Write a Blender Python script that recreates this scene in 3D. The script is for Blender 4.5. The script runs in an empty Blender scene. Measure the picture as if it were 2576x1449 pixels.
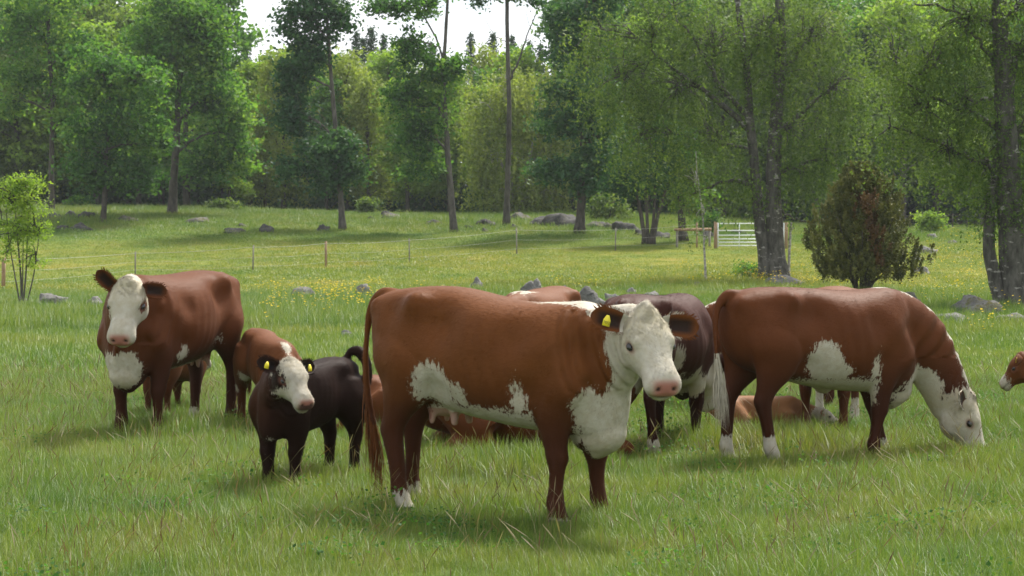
import bpy, math, random
import numpy as np
from mathutils import Vector, Matrix

# ------------------------------------------------------------------ camera, sky, sun, exposure
scene = bpy.context.scene
COL = scene.collection
R = math.radians
F, CU, CV, CAMZ, HOR = 5000.0, 1288.0, 724.5, 1.85, 575.0   # focal length etc. in 2576 px wide photo units
PITCH = math.atan((CV - HOR) / F)
cam = bpy.data.cameras.new('camera')
cam_o = bpy.data.objects.new('camera', cam); COL.objects.link(cam_o)
cam.sensor_width = 36.0; cam.lens = 36.0 * F / 2576.0
cam.clip_start = 0.5; cam.clip_end = 3000
cam_o.location = (0, 0, CAMZ); cam_o.rotation_euler = (R(90) - PITCH, 0, 0)
cam.dof.use_dof = True; cam.dof.focus_distance = 14.0; cam.dof.aperture_fstop = 9.0
scene.camera = cam_o

SUN_EL, SUN_AZ = 51.0, 32.0      # azimuth measured from +Y (away from the camera) towards +X
world = bpy.data.worlds.new('World'); scene.world = world; world.use_nodes = True
wt = world.node_tree; wt.nodes.clear()
w_out = wt.nodes.new('ShaderNodeOutputWorld'); w_bg = wt.nodes.new('ShaderNodeBackground')
w_sky = wt.nodes.new('ShaderNodeTexSky'); w_sky.sky_type = 'NISHITA'; w_sky.sun_disc = False
w_sky.sun_elevation = R(SUN_EL); w_sky.sun_rotation = R(SUN_AZ)
w_tc = wt.nodes.new('ShaderNodeTexCoord'); w_map = wt.nodes.new('ShaderNodeMapping')
w_map.inputs['Scale'].default_value = (3.0, 3.0, 8.0)
w_noise = wt.nodes.new('ShaderNodeTexNoise'); w_noise.inputs['Scale'].default_value = 1.6
w_noise.inputs['Detail'].default_value = 7; w_noise.inputs['Roughness'].default_value = 0.55
w_ramp = wt.nodes.new('ShaderNodeValToRGB')
w_ramp.color_ramp.elements[0].position = 0.30; w_ramp.color_ramp.elements[1].position = 0.50
w_mix = wt.nodes.new('ShaderNodeMixRGB'); w_mix.inputs['Color2'].default_value = (8.5, 8.7, 9.0, 1)
wt.links.new(w_tc.outputs['Generated'], w_map.inputs['Vector'])
wt.links.new(w_map.outputs['Vector'], w_noise.inputs['Vector'])
wt.links.new(w_noise.outputs['Fac'], w_ramp.inputs['Fac'])
wt.links.new(w_ramp.outputs['Color'], w_mix.inputs['Fac'])
wt.links.new(w_sky.outputs['Color'], w_mix.inputs['Color1'])
wt.links.new(w_mix.outputs['Color'], w_bg.inputs['Color'])
w_bg.inputs['Strength'].default_value = 0.092
wt.links.new(w_bg.outputs['Background'], w_out.inputs['Surface'])

sun = bpy.data.lights.new('sun', 'SUN'); sun.energy = 4.4; sun.angle = R(11); sun.color = (1.0, 0.95, 0.86)
sun_o = bpy.data.objects.new('sun', sun); COL.objects.link(sun_o); sun_o.location = (20, 40, 60)
_sd = Vector((math.cos(R(SUN_EL)) * math.sin(R(SUN_AZ)), math.cos(R(SUN_EL)) * math.cos(R(SUN_AZ)), math.sin(R(SUN_EL))))
sun_o.rotation_euler = _sd.to_track_quat('Z', 'Y').to_euler()
scene.view_settings.view_transform = 'Standard'; scene.view_settings.look = 'None'
scene.view_settings.gamma = 1.0; scene.view_settings.exposure = 0.92
scene.view_settings.use_curve_mapping = False
scene.cycles.max_bounces = 5; scene.cycles.transparent_max_bounces = 4
scene.cycles.diffuse_bounces = 3; scene.cycles.transmission_bounces = 3; scene.cycles.glossy_bounces = 2
scene.cycles.use_denoising = True

BUILD = {'trees', 'forest', 'cows', 'grass', 'rocks', 'fence'}

# ------------------------------------------------------------------ helpers
def smooth(a, b, x):
    t = np.clip((np.asarray(x, float) - a) / (b - a), 0, 1); return t * t * (3 - 2 * t)

TY = np.array([-200, 0, 45, 58, 70, 85, 100, 110, 120, 135, 150, 220, 600, 2500], float)
TZ = np.array([  # left, middle, right
    [0, 0, 0, -.05, -.15, .25, .90, 1.80, 2.65, 3.30, 3.30, 3.0, 3, 3],
    [0, 0, 0, -.05, -.10, .20, .80, 1.60, 2.25, 2.75, 2.75, 2.6, 3, 3],
    [0, 0, 0, 0, .05, .35, .85, 1.25, 1.55, 1.80, 2.00, 2.3, 3, 3]], float)
def _tab(k, y):
    # smooth the piecewise-linear profile a little
    return (np.interp(y - 3, TY, TZ[k]) + 2 * np.interp(y, TY, TZ[k]) + np.interp(y + 3, TY, TZ[k])) / 4
def ground(x, y):
    x = np.asarray(x, float); y = np.asarray(y, float)
    ang = x / np.maximum(np.abs(y), 20)      # lateral position
    a = smooth(-0.22, -0.02, ang); b = smooth(0.04, 0.20, ang)
    z = _tab(0, y) * (1 - a) + _tab(1, y) * (a - b) + _tab(2, y) * b
    n = 0.05 * np.sin(x * .31 + 1.3) * np.sin(y * .23 + .4) + 0.03 * np.sin(x * .83 + y * .51) * np.cos(y * .67 - x * .2)
    return z + n * smooth(24, 60, y)
def gz(x, y): return float(ground(x, y))
def ray(u, v):
    dx, dy = (u - CU) / F, -(v - CV) / F
    c, s = math.cos(PITCH), math.sin(PITCH)
    return Vector((dx, c + dy * s, -s + dy * c))
def at(u, v, Y):                      # point on a photo ray at distance Y
    d = ray(u, v); return Vector((0, 0, CAMZ)) + d * (Y / d.y)
def gat(u, v):                        # where a photo ray meets the ground
    lo, hi = 5.0, 400.0
    prev = lo
    for Y in np.arange(5, 400, 0.25):
        p = at(u, v, Y)
        if p.z <= gz(p.x, p.y): return Vector((p.x, p.y, gz(p.x, p.y)))
    return at(u, v, 135)
def spot(u, Y):                       # ground point below photo column u at distance Y
    x = (u - CU) / F * Y; return Vector((x, Y, gz(x, Y)))

def mesh_np(name, V, faces, smooth_sh=False):
    """V (n,3); faces: list of index arrays (m,k) (any k)"""
    me = bpy.data.meshes.new(name)
    V = np.asarray(V, np.float32)
    me.vertices.add(len(V)); me.vertices.foreach_set('co', V.ravel())
    loops = np.concatenate([np.asarray(f, np.int32).ravel() for f in faces])
    counts = np.concatenate([np.full(len(f), np.asarray(f).shape[1], np.int32) for f in faces])
    starts = np.concatenate([[0], np.cumsum(counts)[:-1]]).astype(np.int32)
    me.loops.add(len(loops)); me.loops.foreach_set('vertex_index', loops)
    me.polygons.add(len(counts)); me.polygons.foreach_set('loop_start', starts)
    me.polygons.foreach_set('loop_total', counts)
    me.update(calc_edges=True)
    if smooth_sh: me.polygons.foreach_set('use_smooth', np.ones(len(counts), bool))
    return me
def attr(me, name, kind, domain, data):
    a = me.attributes.new(name, kind, domain)
    key = {'FLOAT': 'value', 'INT': 'value', 'FLOAT_VECTOR': 'vector'}[kind]
    a.data.foreach_set(key, np.asarray(data, np.float32 if kind != 'INT' else np.int32).ravel())
def obj(name, me, mat=None, parent=None):
    o = bpy.data.objects.new(name, me); COL.objects.link(o)
    if mat is not None and len(me.materials) == 0: me.materials.append(mat)
    if parent is not None: o.parent = parent
    return o
def empty(name, loc, rz=0.0):
    o = bpy.data.objects.new(name, None); COL.objects.link(o)
    o.location = loc; o.rotation_euler = (0, 0, rz); o.empty_display_size = 0.3; return o
def tag(o, label=None, cat=None, group=None, kind=None):
    if label: o['label'] = label
    if cat: o['category'] = cat
    if group: o['group'] = group
    if kind: o['kind'] = kind
    return o
class MB:
    """collects closed shapes into one mesh"""
    def __init__(s): s.V = []; s.Q = []; s.T = []; s.n = 0
    def rings(s, rings, cap=True):
        rings = np.asarray(rings, float); k, m = rings.shape[:2]
        b = s.n; s.V.append(rings.reshape(-1, 3)); s.n += k * m
        i = np.arange(k - 1)[:, None] * m; j = np.arange(m)[None, :]; j2 = (j + 1) % m
        s.Q.append(np.stack([b + i + j, b + i + j2, b + i + m + j2, b + i + m + j], -1).reshape(-1, 4))
        if cap:
            for ring, base, flip in ((rings[0], b, True), (rings[-1], b + (k - 1) * m, False)):
                c = s.n; s.V.append(ring.mean(0)[None]); s.n += 1
                jj = np.arange(m); j3 = (jj + 1) % m
                t = np.stack([base + jj, base + j3, np.full(m, c)], -1)
                s.T.append(t[:, ::-1] if flip else t)
    def tube(s, pts, rad, m=6, cap=True, ref=(0, 0, 1)):
        pts = np.asarray(pts, float); rad = np.broadcast_to(np.asarray(rad, float), (len(pts),))
        tan = np.gradient(pts, axis=0); tan /= np.linalg.norm(tan, axis=1)[:, None] + 1e-9
        ref = np.asarray(ref, float)
        if abs(tan[0] @ ref) > .9: ref = np.array((1., 0, 0))
        sd = np.cross(tan, ref); sd /= np.linalg.norm(sd, axis=1)[:, None] + 1e-9
        up = np.cross(sd, tan)
        a = np.linspace(0, 2 * math.pi, m, endpoint=False)
        s.rings(pts[:, None] + rad[:, None, None] * (np.cos(a)[None, :, None] * sd[:, None] + np.sin(a)[None, :, None] * up[:, None]), cap)
    def box(s, c, h, rz=0.0):
        c = np.asarray(c, float); a, b = math.cos(rz), math.sin(rz)
        q = np.array([(-1, -1), (1, -1), (1, 1), (-1, 1)], float) * np.array(h[:2])
        q = np.stack([q[:, 0] * a - q[:, 1] * b, q[:, 0] * b + q[:, 1] * a], -1)
        s.rings([[(c[0] + p[0], c[1] + p[1], c[2] + z * h[2]) for p in q] for z in (-1, 1)])
    def ell(s, c, r, M=None, nu=16, nv=10):
        c = np.asarray(c, float); r = np.asarray(r, float)
        rr = []
        for t in np.linspace(-math.pi / 2 + .08, math.pi / 2 - .08, nv):
            a = np.linspace(0, 2 * math.pi, nu, endpoint=False)
            p = np.stack([np.cos(t) * np.cos(a), np.cos(t) * np.sin(a), np.full(nu, np.sin(t))], -1) * r
            if M is not None: p = p @ np.asarray(M).T
            rr.append(p + c)
        s.rings(rr)
    def mesh(s, name, sm=True):
        faces = []
        if s.Q: faces.append(np.concatenate(s.Q))
        if s.T: faces.append(np.concatenate(s.T))
        return mesh_np(name, np.concatenate(s.V), faces, sm)

# ------------------------------------------------------------------ materials
def mat_new(name):
    m = bpy.data.materials.new(name); m.use_nodes = True
    nt = m.node_tree; nt.nodes.clear()
    out = nt.nodes.new('ShaderNodeOutputMaterial')
    return m, nt, out
def N(nt, kind, **inp):
    n = nt.nodes.new(kind)
    for k, v in inp.items():
        key = k.replace('_', ' ')
        if key in n.inputs: n.inputs[key].default_value = v
        else: setattr(n, k, v)
    return n
def noise(nt, scale, detail=3, vec=None, rough=.5):
    n = N(nt, 'ShaderNodeTexNoise', Scale=scale, Detail=detail, Roughness=rough)
    if vec is not None: nt.links.new(vec, n.inputs['Vector'])
    return n
def mapping(nt, vec, scale):
    mp = N(nt, 'ShaderNodeMapping'); mp.inputs['Scale'].default_value = scale
    nt.links.new(vec, mp.inputs['Vector']); return mp.outputs['Vector']
def ramp(nt, fac, stops):
    r = nt.nodes.new('ShaderNodeValToRGB'); cr = r.color_ramp
    while len(cr.elements) < len(stops): cr.elements.new(.5)
    for e, (p, c) in zip(cr.elements, stops):
        e.position = p; e.color = (*c, 1) if len(c) == 3 else c
    nt.links.new(fac, r.inputs['Fac']); return r.outputs['Color']
def mixc(nt, fac, a, b, blend='MIX'):
    m = N(nt, 'ShaderNodeMixRGB', blend_type=blend)
    for i, x in ((0, fac), (1, a), (2, b)):
        if hasattr(x, 'is_output'): nt.links.new(x, m.inputs[i])
        else: m.inputs[i].default_value = x if i == 0 else ((*x, 1) if len(x) == 3 else x)
    return m.outputs[0]
def mth(nt, op, a, b=None, c=None, clamp=False):
    m = N(nt, 'ShaderNodeMath', operation=op); m.use_clamp = clamp
    for i, x in enumerate((a, b, c)):
        if x is None: continue
        if hasattr(x, 'is_output'): nt.links.new(x, m.inputs[i])
        else: m.inputs[i].default_value = x
    return m.outputs[0]

def leaf_mat(name, cols, transl=0.5, rough=.6, spec=.15):
    """foliage: colour runs over cols with the leaf's own tint"""
    m, nt, out = mat_new(name)
    a = N(nt, 'ShaderNodeAttribute', attribute_name='tint')
    oi = N(nt, 'ShaderNodeObjectInfo')
    f = mth(nt, 'ADD', a.outputs['Fac'], mth(nt, 'MULTIPLY', mth(nt, 'SUBTRACT', oi.outputs['Random'], .5), .25), clamp=True)
    c = ramp(nt, f, [(i / (len(cols) - 1), k) for i, k in enumerate(cols)])
    p = N(nt, 'ShaderNodeBsdfPrincipled', Roughness=rough)
    p.inputs['Specular IOR Level'].default_value = spec
    nt.links.new(c, p.inputs['Base Color'])
    t = N(nt, 'ShaderNodeBsdfTranslucent')
    tc = mixc(nt, 1.0, c, (1.25, 1.35, .55), 'MULTIPLY')
    nt.links.new(tc, t.inputs['Color'])
    mx = N(nt, 'ShaderNodeMixShader'); mx.inputs[0].default_value = transl
    nt.links.new(p.outputs[0], mx.inputs[1]); nt.links.new(t.outputs[0], mx.inputs[2])
    nt.links.new(mx.outputs[0], out.inputs['Surface'])
    return m
def bark_mat(name, c1, c2, c3=None, scale=6, stretch=(1, 1, .35)):
    m, nt, out = mat_new(name)
    tc = N(nt, 'ShaderNodeTexCoord')
    v = mapping(nt, tc.outputs['Object'], stretch)
    n = noise(nt, scale, 5, v, .65)
    c = ramp(nt, n.outputs['Fac'], [(.35, c1), (.65, c2)])
    if c3:
        n2 = noise(nt, scale * .45, 4, mapping(nt, tc.outputs['Object'], (1, 1, 2.2)), .6)
        k = ramp(nt, n2.outputs['Fac'], [(.60, (0, 0, 0)), (.68, (1, 1, 1))])
        c = mixc(nt, k, c, c3)
    p = N(nt, 'ShaderNodeBsdfPrincipled', Roughness=.85)
    p.inputs['Specular IOR Level'].default_value = .2
    nt.links.new(c, p.inputs['Base Color'])
    b = N(nt, 'ShaderNodeBump', Strength=.7, Distance=.03); nt.links.new(n.outputs['Fac'], b.inputs['Height'])
    nt.links.new(b.outputs[0], p.inputs['Normal']); nt.links.new(p.outputs[0], out.inputs['Surface'])
    return m
def plain_mat(name, col, rough=.6, metal=0.0, var=.25, scale=20, spec=.4):
    m, nt, out = mat_new(name)
    tc = N(nt, 'ShaderNodeTexCoord')
    n = noise(nt, scale, 4, tc.outputs['Object'])
    c = mixc(nt, n.outputs['Fac'], tuple(x * (1 - var) for x in col), tuple(min(1, x * (1 + var)) for x in col))
    p = N(nt, 'ShaderNodeBsdfPrincipled', Roughness=rough, Metallic=metal)
    p.inputs['Specular IOR Level'].default_value = spec
    nt.links.new(c, p.inputs['Base Color']); nt.links.new(p.outputs[0], out.inputs['Surface'])
    return m

M = {}
M['aspen_leaf'] = leaf_mat('aspen_leaf', [(0.034, 0.09, 0.024), (0.064, 0.152, 0.034), (0.112, 0.215, 0.044), (0.18, 0.285, 0.056)])
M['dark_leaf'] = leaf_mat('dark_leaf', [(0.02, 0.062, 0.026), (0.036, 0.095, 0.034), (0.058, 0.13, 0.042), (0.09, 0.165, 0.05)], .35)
M['light_leaf'] = leaf_mat('light_leaf', [(0.1, 0.175, 0.034), (0.155, 0.245, 0.044), (0.21, 0.3, 0.054), (0.26, 0.34, 0.064)])
M['birch_leaf'] = leaf_mat('birch_leaf', [(0.058, 0.1, 0.03), (0.092, 0.145, 0.038), (0.125, 0.18, 0.046), (0.165, 0.215, 0.06)], .45)
M['willow_leaf'] = leaf_mat('willow_leaf', [(0.135, 0.185, 0.042), (0.185, 0.235, 0.052), (0.235, 0.28, 0.064), (0.275, 0.315, 0.08)], .4)
M['spruce_leaf'] = leaf_mat('spruce_leaf', [(0.032, 0.065, 0.034), (0.045, 0.085, 0.042), (0.06, 0.1, 0.048)], .15)
M['juniper_leaf'] = leaf_mat('juniper_leaf', [(0.056, 0.066, 0.024), (0.094, 0.102, 0.03), (0.135, 0.138, 0.038), (0.17, 0.168, 0.048)], .15)
M['rust_leaf'] = leaf_mat('rust_leaf', [(.085, .050, .022), (.135, .075, .032), (.18, .105, .045)], .15)
M['aspen_bark'] = bark_mat('aspen_bark', (.035, .032, .028), (.11, .10, .085), None, 5)
M['dark_bark'] = bark_mat('dark_bark', (.028, .025, .02), (.085, .075, .06), None, 6)
M['birch_bark'] = bark_mat('birch_bark', (.03, .028, .024), (.10, .095, .082), (.30, .29, .26), 7)
M['white_bark'] = bark_mat('white_bark', (.10, .09, .08), (.45, .43, .38), None, 9, (1, 1, 1.6))
M['old_wood'] = bark_mat('old_wood', (.20, .13, .075), (.34, .24, .15), None, 10, (1, 1, .2))
M['grey_wood'] = bark_mat('grey_wood', (.14, .13, .105), (.26, .24, .20), None, 10, (1, 1, .2))
M['steel'] = plain_mat('galvanised_steel', (.70, .72, .73), .5, .15, .12, 30)
M['rope'] = plain_mat('fence_rope', (.30, .31, .26), .7, 0, .1, 30)

# rock: grey with lichen and moss on upward faces
def rock_mat(name, moss, k=1.0):
    m, nt, out = mat_new(name)
    tc = N(nt, 'ShaderNodeTexCoord'); v = tc.outputs['Object']
    n = noise(nt, 2.2, 6, v, .65)
    c = ramp(nt, n.outputs['Fac'], [(.3, (.065 * k, .063 * k, .060 * k)), (.5, (.145 * k, .140 * k, .132 * k)), (.7, (.24 * k, .228 * k, .21 * k))])
    n2 = noise(nt, 9, 4, v, .6)
    c = mixc(nt, ramp(nt, n2.outputs['Fac'], [(.56, (0, 0, 0)), (.66, (.8, .8, .8))]), c, (.03, .031, .03))
    n3 = noise(nt, 3.1, 5, v, .7)
    g = N(nt, 'ShaderNodeNewGeometry'); sp = N(nt, 'ShaderNodeSeparateXYZ'); nt.links.new(g.outputs['Normal'], sp.inputs[0])
    k = mth(nt, 'MULTIPLY', ramp(nt, n3.outputs['Fac'], [(.62 - moss, (0, 0, 0)), (.72 - moss, (1, 1, 1))]), mth(nt, 'ADD', mth(nt, 'MULTIPLY', sp.outputs['Z'], .8), .15, clamp=True))
    c = mixc(nt, k, c, mixc(nt, n2.outputs['Fac'], (.035, .04, .01), (.11, .095, .022)))
    p = N(nt, 'ShaderNodeBsdfPrincipled', Roughness=.9); p.inputs['Specular IOR Level'].default_value = .2
    b = N(nt, 'ShaderNodeBump', Strength=1.0, Distance=.06); nt.links.new(n2.outputs['Fac'], b.inputs['Height'])
    nt.links.new(c, p.inputs['Base Color']); nt.links.new(b.outputs[0], p.inputs['Normal'])
    nt.links.new(p.outputs[0], out.inputs['Surface']); return m
M['rock'] = rock_mat('rock', 0.0); M['moss_rock'] = rock_mat('moss_rock', 0.16, .8); M['shaded_rock'] = rock_mat('shaded_rock', .06, .42)  # last one: lichened bank stones, darkened with tree shade put into the colour

# grass: patches of blue-green and straw over the whole pasture, shared by blades and soil sheet
def grass_patch(nt, tint):
    g = N(nt, 'ShaderNodeNewGeometry'); v = g.outputs['Position']
    n1 = noise(nt, .35, 4, v, .6); n2 = noise(nt, 1.7, 3, v, .6)
    f = mth(nt, 'ADD', mth(nt, 'MULTIPLY', n1.outputs['Fac'], .6), mth(nt, 'MULTIPLY', n2.outputs['Fac'], .4))
    c = ramp(nt, f, [(.36, (.072, .145, .024)), (.47, (.125, .190, .030)), (.56, (.162, .210, .038)), (.66, (.195, .205, .056))])
    n4 = noise(nt, 1.0, 4, mapping(nt, v, (.035, .11, 0)), .55)
    c = mixc(nt, 1.0, c, ramp(nt, n4.outputs['Fac'], [(.36, (.82, .93, .90)), (.5, (1, 1, 1)), (.64, (1.15, 1.06, 1.15))]), 'MULTIPLY')
    # the hay meadow beyond the row of stones is a yellower sward than the grazed pasture and the bank
    sx = N(nt, 'ShaderNodeSeparateXYZ'); nt.links.new(v, sx.inputs[0]); wob = mth(nt, 'ADD', sx.outputs['Y'], mth(nt, 'MULTIPLY', n1.outputs['Fac'], 8.0))
    up_ = N(nt, 'ShaderNodeMapRange', interpolation_type='SMOOTHSTEP'); up_.inputs[1].default_value = 60; up_.inputs[2].default_value = 72; nt.links.new(wob, up_.inputs[0])
    dn_ = N(nt, 'ShaderNodeMapRange', interpolation_type='SMOOTHSTEP'); dn_.inputs[1].default_value = 103; dn_.inputs[2].default_value = 112; dn_.inputs[3].default_value = 1; dn_.inputs[4].default_value = 0; nt.links.new(wob, dn_.inputs[0])
    c = mixc(nt, mth(nt, 'MULTIPLY', up_.outputs[0], dn_.outputs[0]), c, mixc(nt, 1.0, c, (1.38, 1.12, .95), 'MULTIPLY'))
    if tint is not None:
        c2 = ramp(nt, tint, [(0, (.45, .62, .5)), (.35, (.85, .95, .8)), (.7, (1.15, 1.12, .95)), (.9, (1.28, 1.16, 1.1)), (1, (1.5, 1.3, 1.9))])
        c = mixc(nt, 1.0, c, c2, 'MULTIPLY')
    return c, v
def grass_mat():
    m, nt, out = mat_new('grass_blade')
    a = N(nt, 'ShaderNodeAttribute', attribute_name='tint')
    c, v = grass_patch(nt, a.outputs['Fac'])
    # meadow beyond the rocks is drier and yellower than the grazed sward
    p = N(nt, 'ShaderNodeBsdfPrincipled', Roughness=.5); p.inputs['Specular IOR Level'].default_value = .25
    nt.links.new(c, p.inputs['Base Color'])
    g = N(nt, 'ShaderNodeNewGeometry'); va = N(nt, 'ShaderNodeVectorMath', operation='MULTIPLY_ADD'); nt.links.new(g.outputs['Normal'], va.inputs[0])
    va.inputs[1].default_value = (.6, .6, .6); va.inputs[2].default_value = (0, 0, .75)
    vn = N(nt, 'ShaderNodeVectorMath', operation='NORMALIZE'); nt.links.new(va.outputs[0], vn.inputs[0]); nt.links.new(vn.outputs[0], p.inputs['Normal'])
    t = N(nt, 'ShaderNodeBsdfTranslucent'); nt.links.new(mixc(nt, 1.0, c, (1.15, 1.2, .6), 'MULTIPLY'), t.inputs['Color'])
    mx = N(nt, 'ShaderNodeMixShader'); mx.inputs[0].default_value = .4
    nt.links.new(p.outputs[0], mx.inputs[1]); nt.links.new(t.outputs[0], mx.inputs[2])
    nt.links.new(mx.outputs[0], out.inputs['Surface']); return m
M['grass'] = grass_mat()
def soil_mat():
    m, nt, out = mat_new('pasture')
    c, v = grass_patch(nt, None)
    n = noise(nt, 14, 4, mapping(nt, v, (1, .5, 1)), .7)
    c = mixc(nt, 1.0, c, ramp(nt, n.outputs['Fac'], [(.3, (.55, .6, .5)), (.7, (1.15, 1.1, 1.0))]), 'MULTIPLY')
    p = N(nt, 'ShaderNodeBsdfPrincipled', Roughness=.9); p.inputs['Specular IOR Level'].default_value = .1
    b = N(nt, 'ShaderNodeBump', Strength=.9, Distance=.15); nt.links.new(n.outputs['Fac'], b.inputs['Height'])
    nt.links.new(c, p.inputs['Base Color']); nt.links.new(b.outputs[0], p.inputs['Normal'])
    nt.links.new(p.outputs[0], out.inputs['Surface']); return m
M['soil'] = soil_mat()
M['stem'] = leaf_mat('seed_stem', [(.10, .055, .035), (.14, .10, .05), (.16, .14, .07), (.26, .22, .13)], .2)
M['buttercup'] = leaf_mat('buttercup', [(.62, .40, .02), (.75, .52, .02), (.85, .62, .05)], .3)

# ------------------------------------------------------------------ the ground
_ys = np.unique(np.concatenate([np.linspace(-60, 8, 12), np.arange(8, 60, .8), np.arange(60, 160, 1.25), np.linspace(160, 300, 20), np.linspace(300, 1500, 14)]))
_as = np.concatenate([np.linspace(-3, -.36, 10), np.linspace(-.34, .34, 70), np.linspace(.36, 3, 10)])
_X = _as[None, :] * np.maximum(np.abs(_ys), 40)[:, None] * 1.0; _Y = np.repeat(_ys[:, None], len(_as), 1)
_V = np.stack([_X, _Y, ground(_X, _Y)], -1).reshape(-1, 3)
_i, _j = np.meshgrid(np.arange(len(_ys) - 1), np.arange(len(_as) - 1), indexing='ij'); _a = (_i * len(_as) + _j).ravel()
_q = np.stack([_a, _a + 1, _a + len(_as) + 1, _a + len(_as)], -1)
tag(obj('ground', mesh_np('ground', _V, [_q], True), M['soil']), kind='structure')

def cr(P, n):
    """resample a row of stations with a Catmull-Rom spline"""
    P = np.asarray(P, float); k = len(P); t = np.linspace(0, k - 1, n); i = np.minimum(t.astype(int), k - 2); f = (t - i)[:, None]
    p0 = P[np.maximum(i - 1, 0)]; p1 = P[i]; p2 = P[i + 1]; p3 = P[np.minimum(i + 2, k - 1)]
    return .5 * (2 * p1 + (p2 - p0) * f + (2 * p0 - 5 * p1 + 4 * p2 - p3) * f ** 2 + (3 * p1 - p0 - 3 * p2 + p3) * f ** 3)


# ------------------------------------------------------------------ trees
def leaf_arrays(C, size, rng, up_bias=.5, aspect=.62, hang=False):
    """C (n,3) leaf positions -> diamond leaves (4 verts each)"""
    n = len(C)
    nr = rng.normal(0, 1, (n, 3)); nr[:, 2] += up_bias * 2; nr /= np.linalg.norm(nr, axis=1)[:, None]
    a = rng.normal(0, 1, (n, 3))
    if hang: a[:, 2] -= 2.0
    a -= nr * (a * nr).sum(1)[:, None]; a /= np.linalg.norm(a, axis=1)[:, None] + 1e-9
    b = np.cross(nr, a); s = size * rng.uniform(.6, 1.25, n)[:, None]
    return np.stack([C - a * s * .5, C + b * s * .5 * aspect - a * s * .05, C + a * s * .5, C - b * s * .5 * aspect - a * s * .05], 1)
def leaf_mesh(name, C, size, tint, rng, **kw):
    Q = leaf_arrays(C, size, rng, **kw); n = len(C)
    me = mesh_np(name, Q.reshape(-1, 3), [np.arange(n * 4).reshape(-1, 4)])
    attr(me, 'tint', 'FLOAT', 'FACE', np.clip(tint, 0, 1)); return me
def in_ell(n, rng, shell=.45):
    d = rng.normal(0, 1, (n, 3)); d /= np.linalg.norm(d, axis=1)[:, None]
    return d * (rng.random(n) ** shell * rng.uniform(.8, 1.25, n))[:, None]
def wiggle(p, q, n, rng, amp, sag=0.0):
    t = np.linspace(0, 1, n)[:, None]; P = np.asarray(p) * (1 - t) + np.asarray(q) * t
    L = np.linalg.norm(np.asarray(q) - np.asarray(p)); w = np.cumsum(rng.normal(0, 1, (n, 3)), 0); w -= t * w[-1]
    P = P + w * amp * L / n ** .5 * np.minimum(1, t * 4); P[:, 2] += sag * L * np.sin(math.pi * t[:, 0]); return P
def polyline_at(P, z):
    P = np.asarray(P, float); return np.array([np.interp(z, P[:, 2], P[:, 0]), np.interp(z, P[:, 2], P[:, 1]), z])

def tree(name, label, root, stems, blobs, leaf, bark, lsize, per, crad, seed, group=None, droop=0.0, cat='tree', twig=.5, limbs=(), cflat=.6, up_bias=.5, nolimb=False):
    """stems: list of (points[(dx,dy,h)], r_base, r_top); blobs: (dx,dy,h, rx,ry,rz, clusters[, dark shift])"""
    rng = np.random.default_rng(seed); wood = MB()
    paths = []
    for pts, r0, r1 in stems:
        P = cr(np.array(pts, float), 26); P[2:, :2] += np.cumsum(rng.normal(0, r0 * .10, (24, 2)), 0) * .5
        t = np.linspace(0, 1, 26); rad = r0 + (r1 - r0) * t ** .8; rad = rad * (1 + .45 * np.exp(-t * 26)) * (1 + rng.normal(0, .03, 26))
        P[0, 2] -= .25; wood.tube(P, rad, 12, ref=(1, 0, 0)); paths.append((P, rad))
    for pts, r0, r1 in limbs:
        P = cr(np.array(pts, float), 14); P[1:] += rng.normal(0, .03, (13, 3)); wood.tube(P, np.linspace(r0, r1, 14), 7); paths.append((P, np.linspace(r0, r1, 14)))
    C, TN = [], []
    for bl in blobs:
        dx, dy, hh, rx, ry, rz, nc = bl[:7]; shift = bl[7] if len(bl) > 7 else 0.0
        c0 = np.array((dx, dy, hh)); rr = np.array((rx, ry, rz))
        # a limb from the nearest stem, starting lower down
        best = None
        for P, rad in paths:
            zz = hh - rz * .75; k = np.argmin(((P[:, :2] - c0[:2]) ** 2).sum(1) + (P[:, 2] - zz) ** 2)
            d = np.linalg.norm(P[k] - c0)
            if best is None or d < best[0]: best = (d, P[k], rad[k])
        lp = wiggle(best[1], c0 + np.array((0, 0, rz * .2)), 9, rng, .10, .06)
        if not nolimb: wood.tube(lp, np.linspace(min(best[2] * .6, .10 + .012 * best[0]), .025, 9), 6)
        pts = in_ell(nc, rng) * rr + c0
        for p in pts:
            if twig and rng.random() < twig:
                j = rng.integers(2, 9); wood.tube(wiggle(lp[j], p, 5, rng, .12, .08), np.linspace(.022, .007, 5), 4, cap=False)
            m = max(3, int(per * rng.uniform(.4, 1.3))); sc = crad * rng.uniform(.5, 1.3)
            if droop:
                ns = max(2, m // 14); out = []
                for _ in range(ns):
                    st = p + rng.normal(0, sc * .6, 3) * (1, 1, .5); ln = droop * rng.uniform(.4, 1.3); kk = m // ns
                    t = rng.random(kk); q = st + np.stack([rng.normal(0, .05, kk) + t * rng.normal(0, .15), rng.normal(0, .05, kk) + t * rng.normal(0, .15), -t * ln], -1)
                    out.append(q)
                q = np.concatenate(out)
            else:
                q = p + rng.normal(0, 1, (m, 3)) * (sc * .6, sc * .6, sc * .6 * cflat)
            C.append(q); TN.append(np.full(len(q), rng.normal(.45, .28) + shift) + rng.normal(0, .12, len(q)))
    ro = empty(name, root); tag(ro, label, cat, group)
    obj('trunk', wood.mesh('trunk'), M[bark], ro)
    C = np.concatenate(C); TN = np.concatenate(TN)
    obj('crown', leaf_mesh('crown', C, lsize, TN, rng, up_bias=up_bias, hang=bool(droop)), M[leaf], ro)
    return ro

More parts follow.
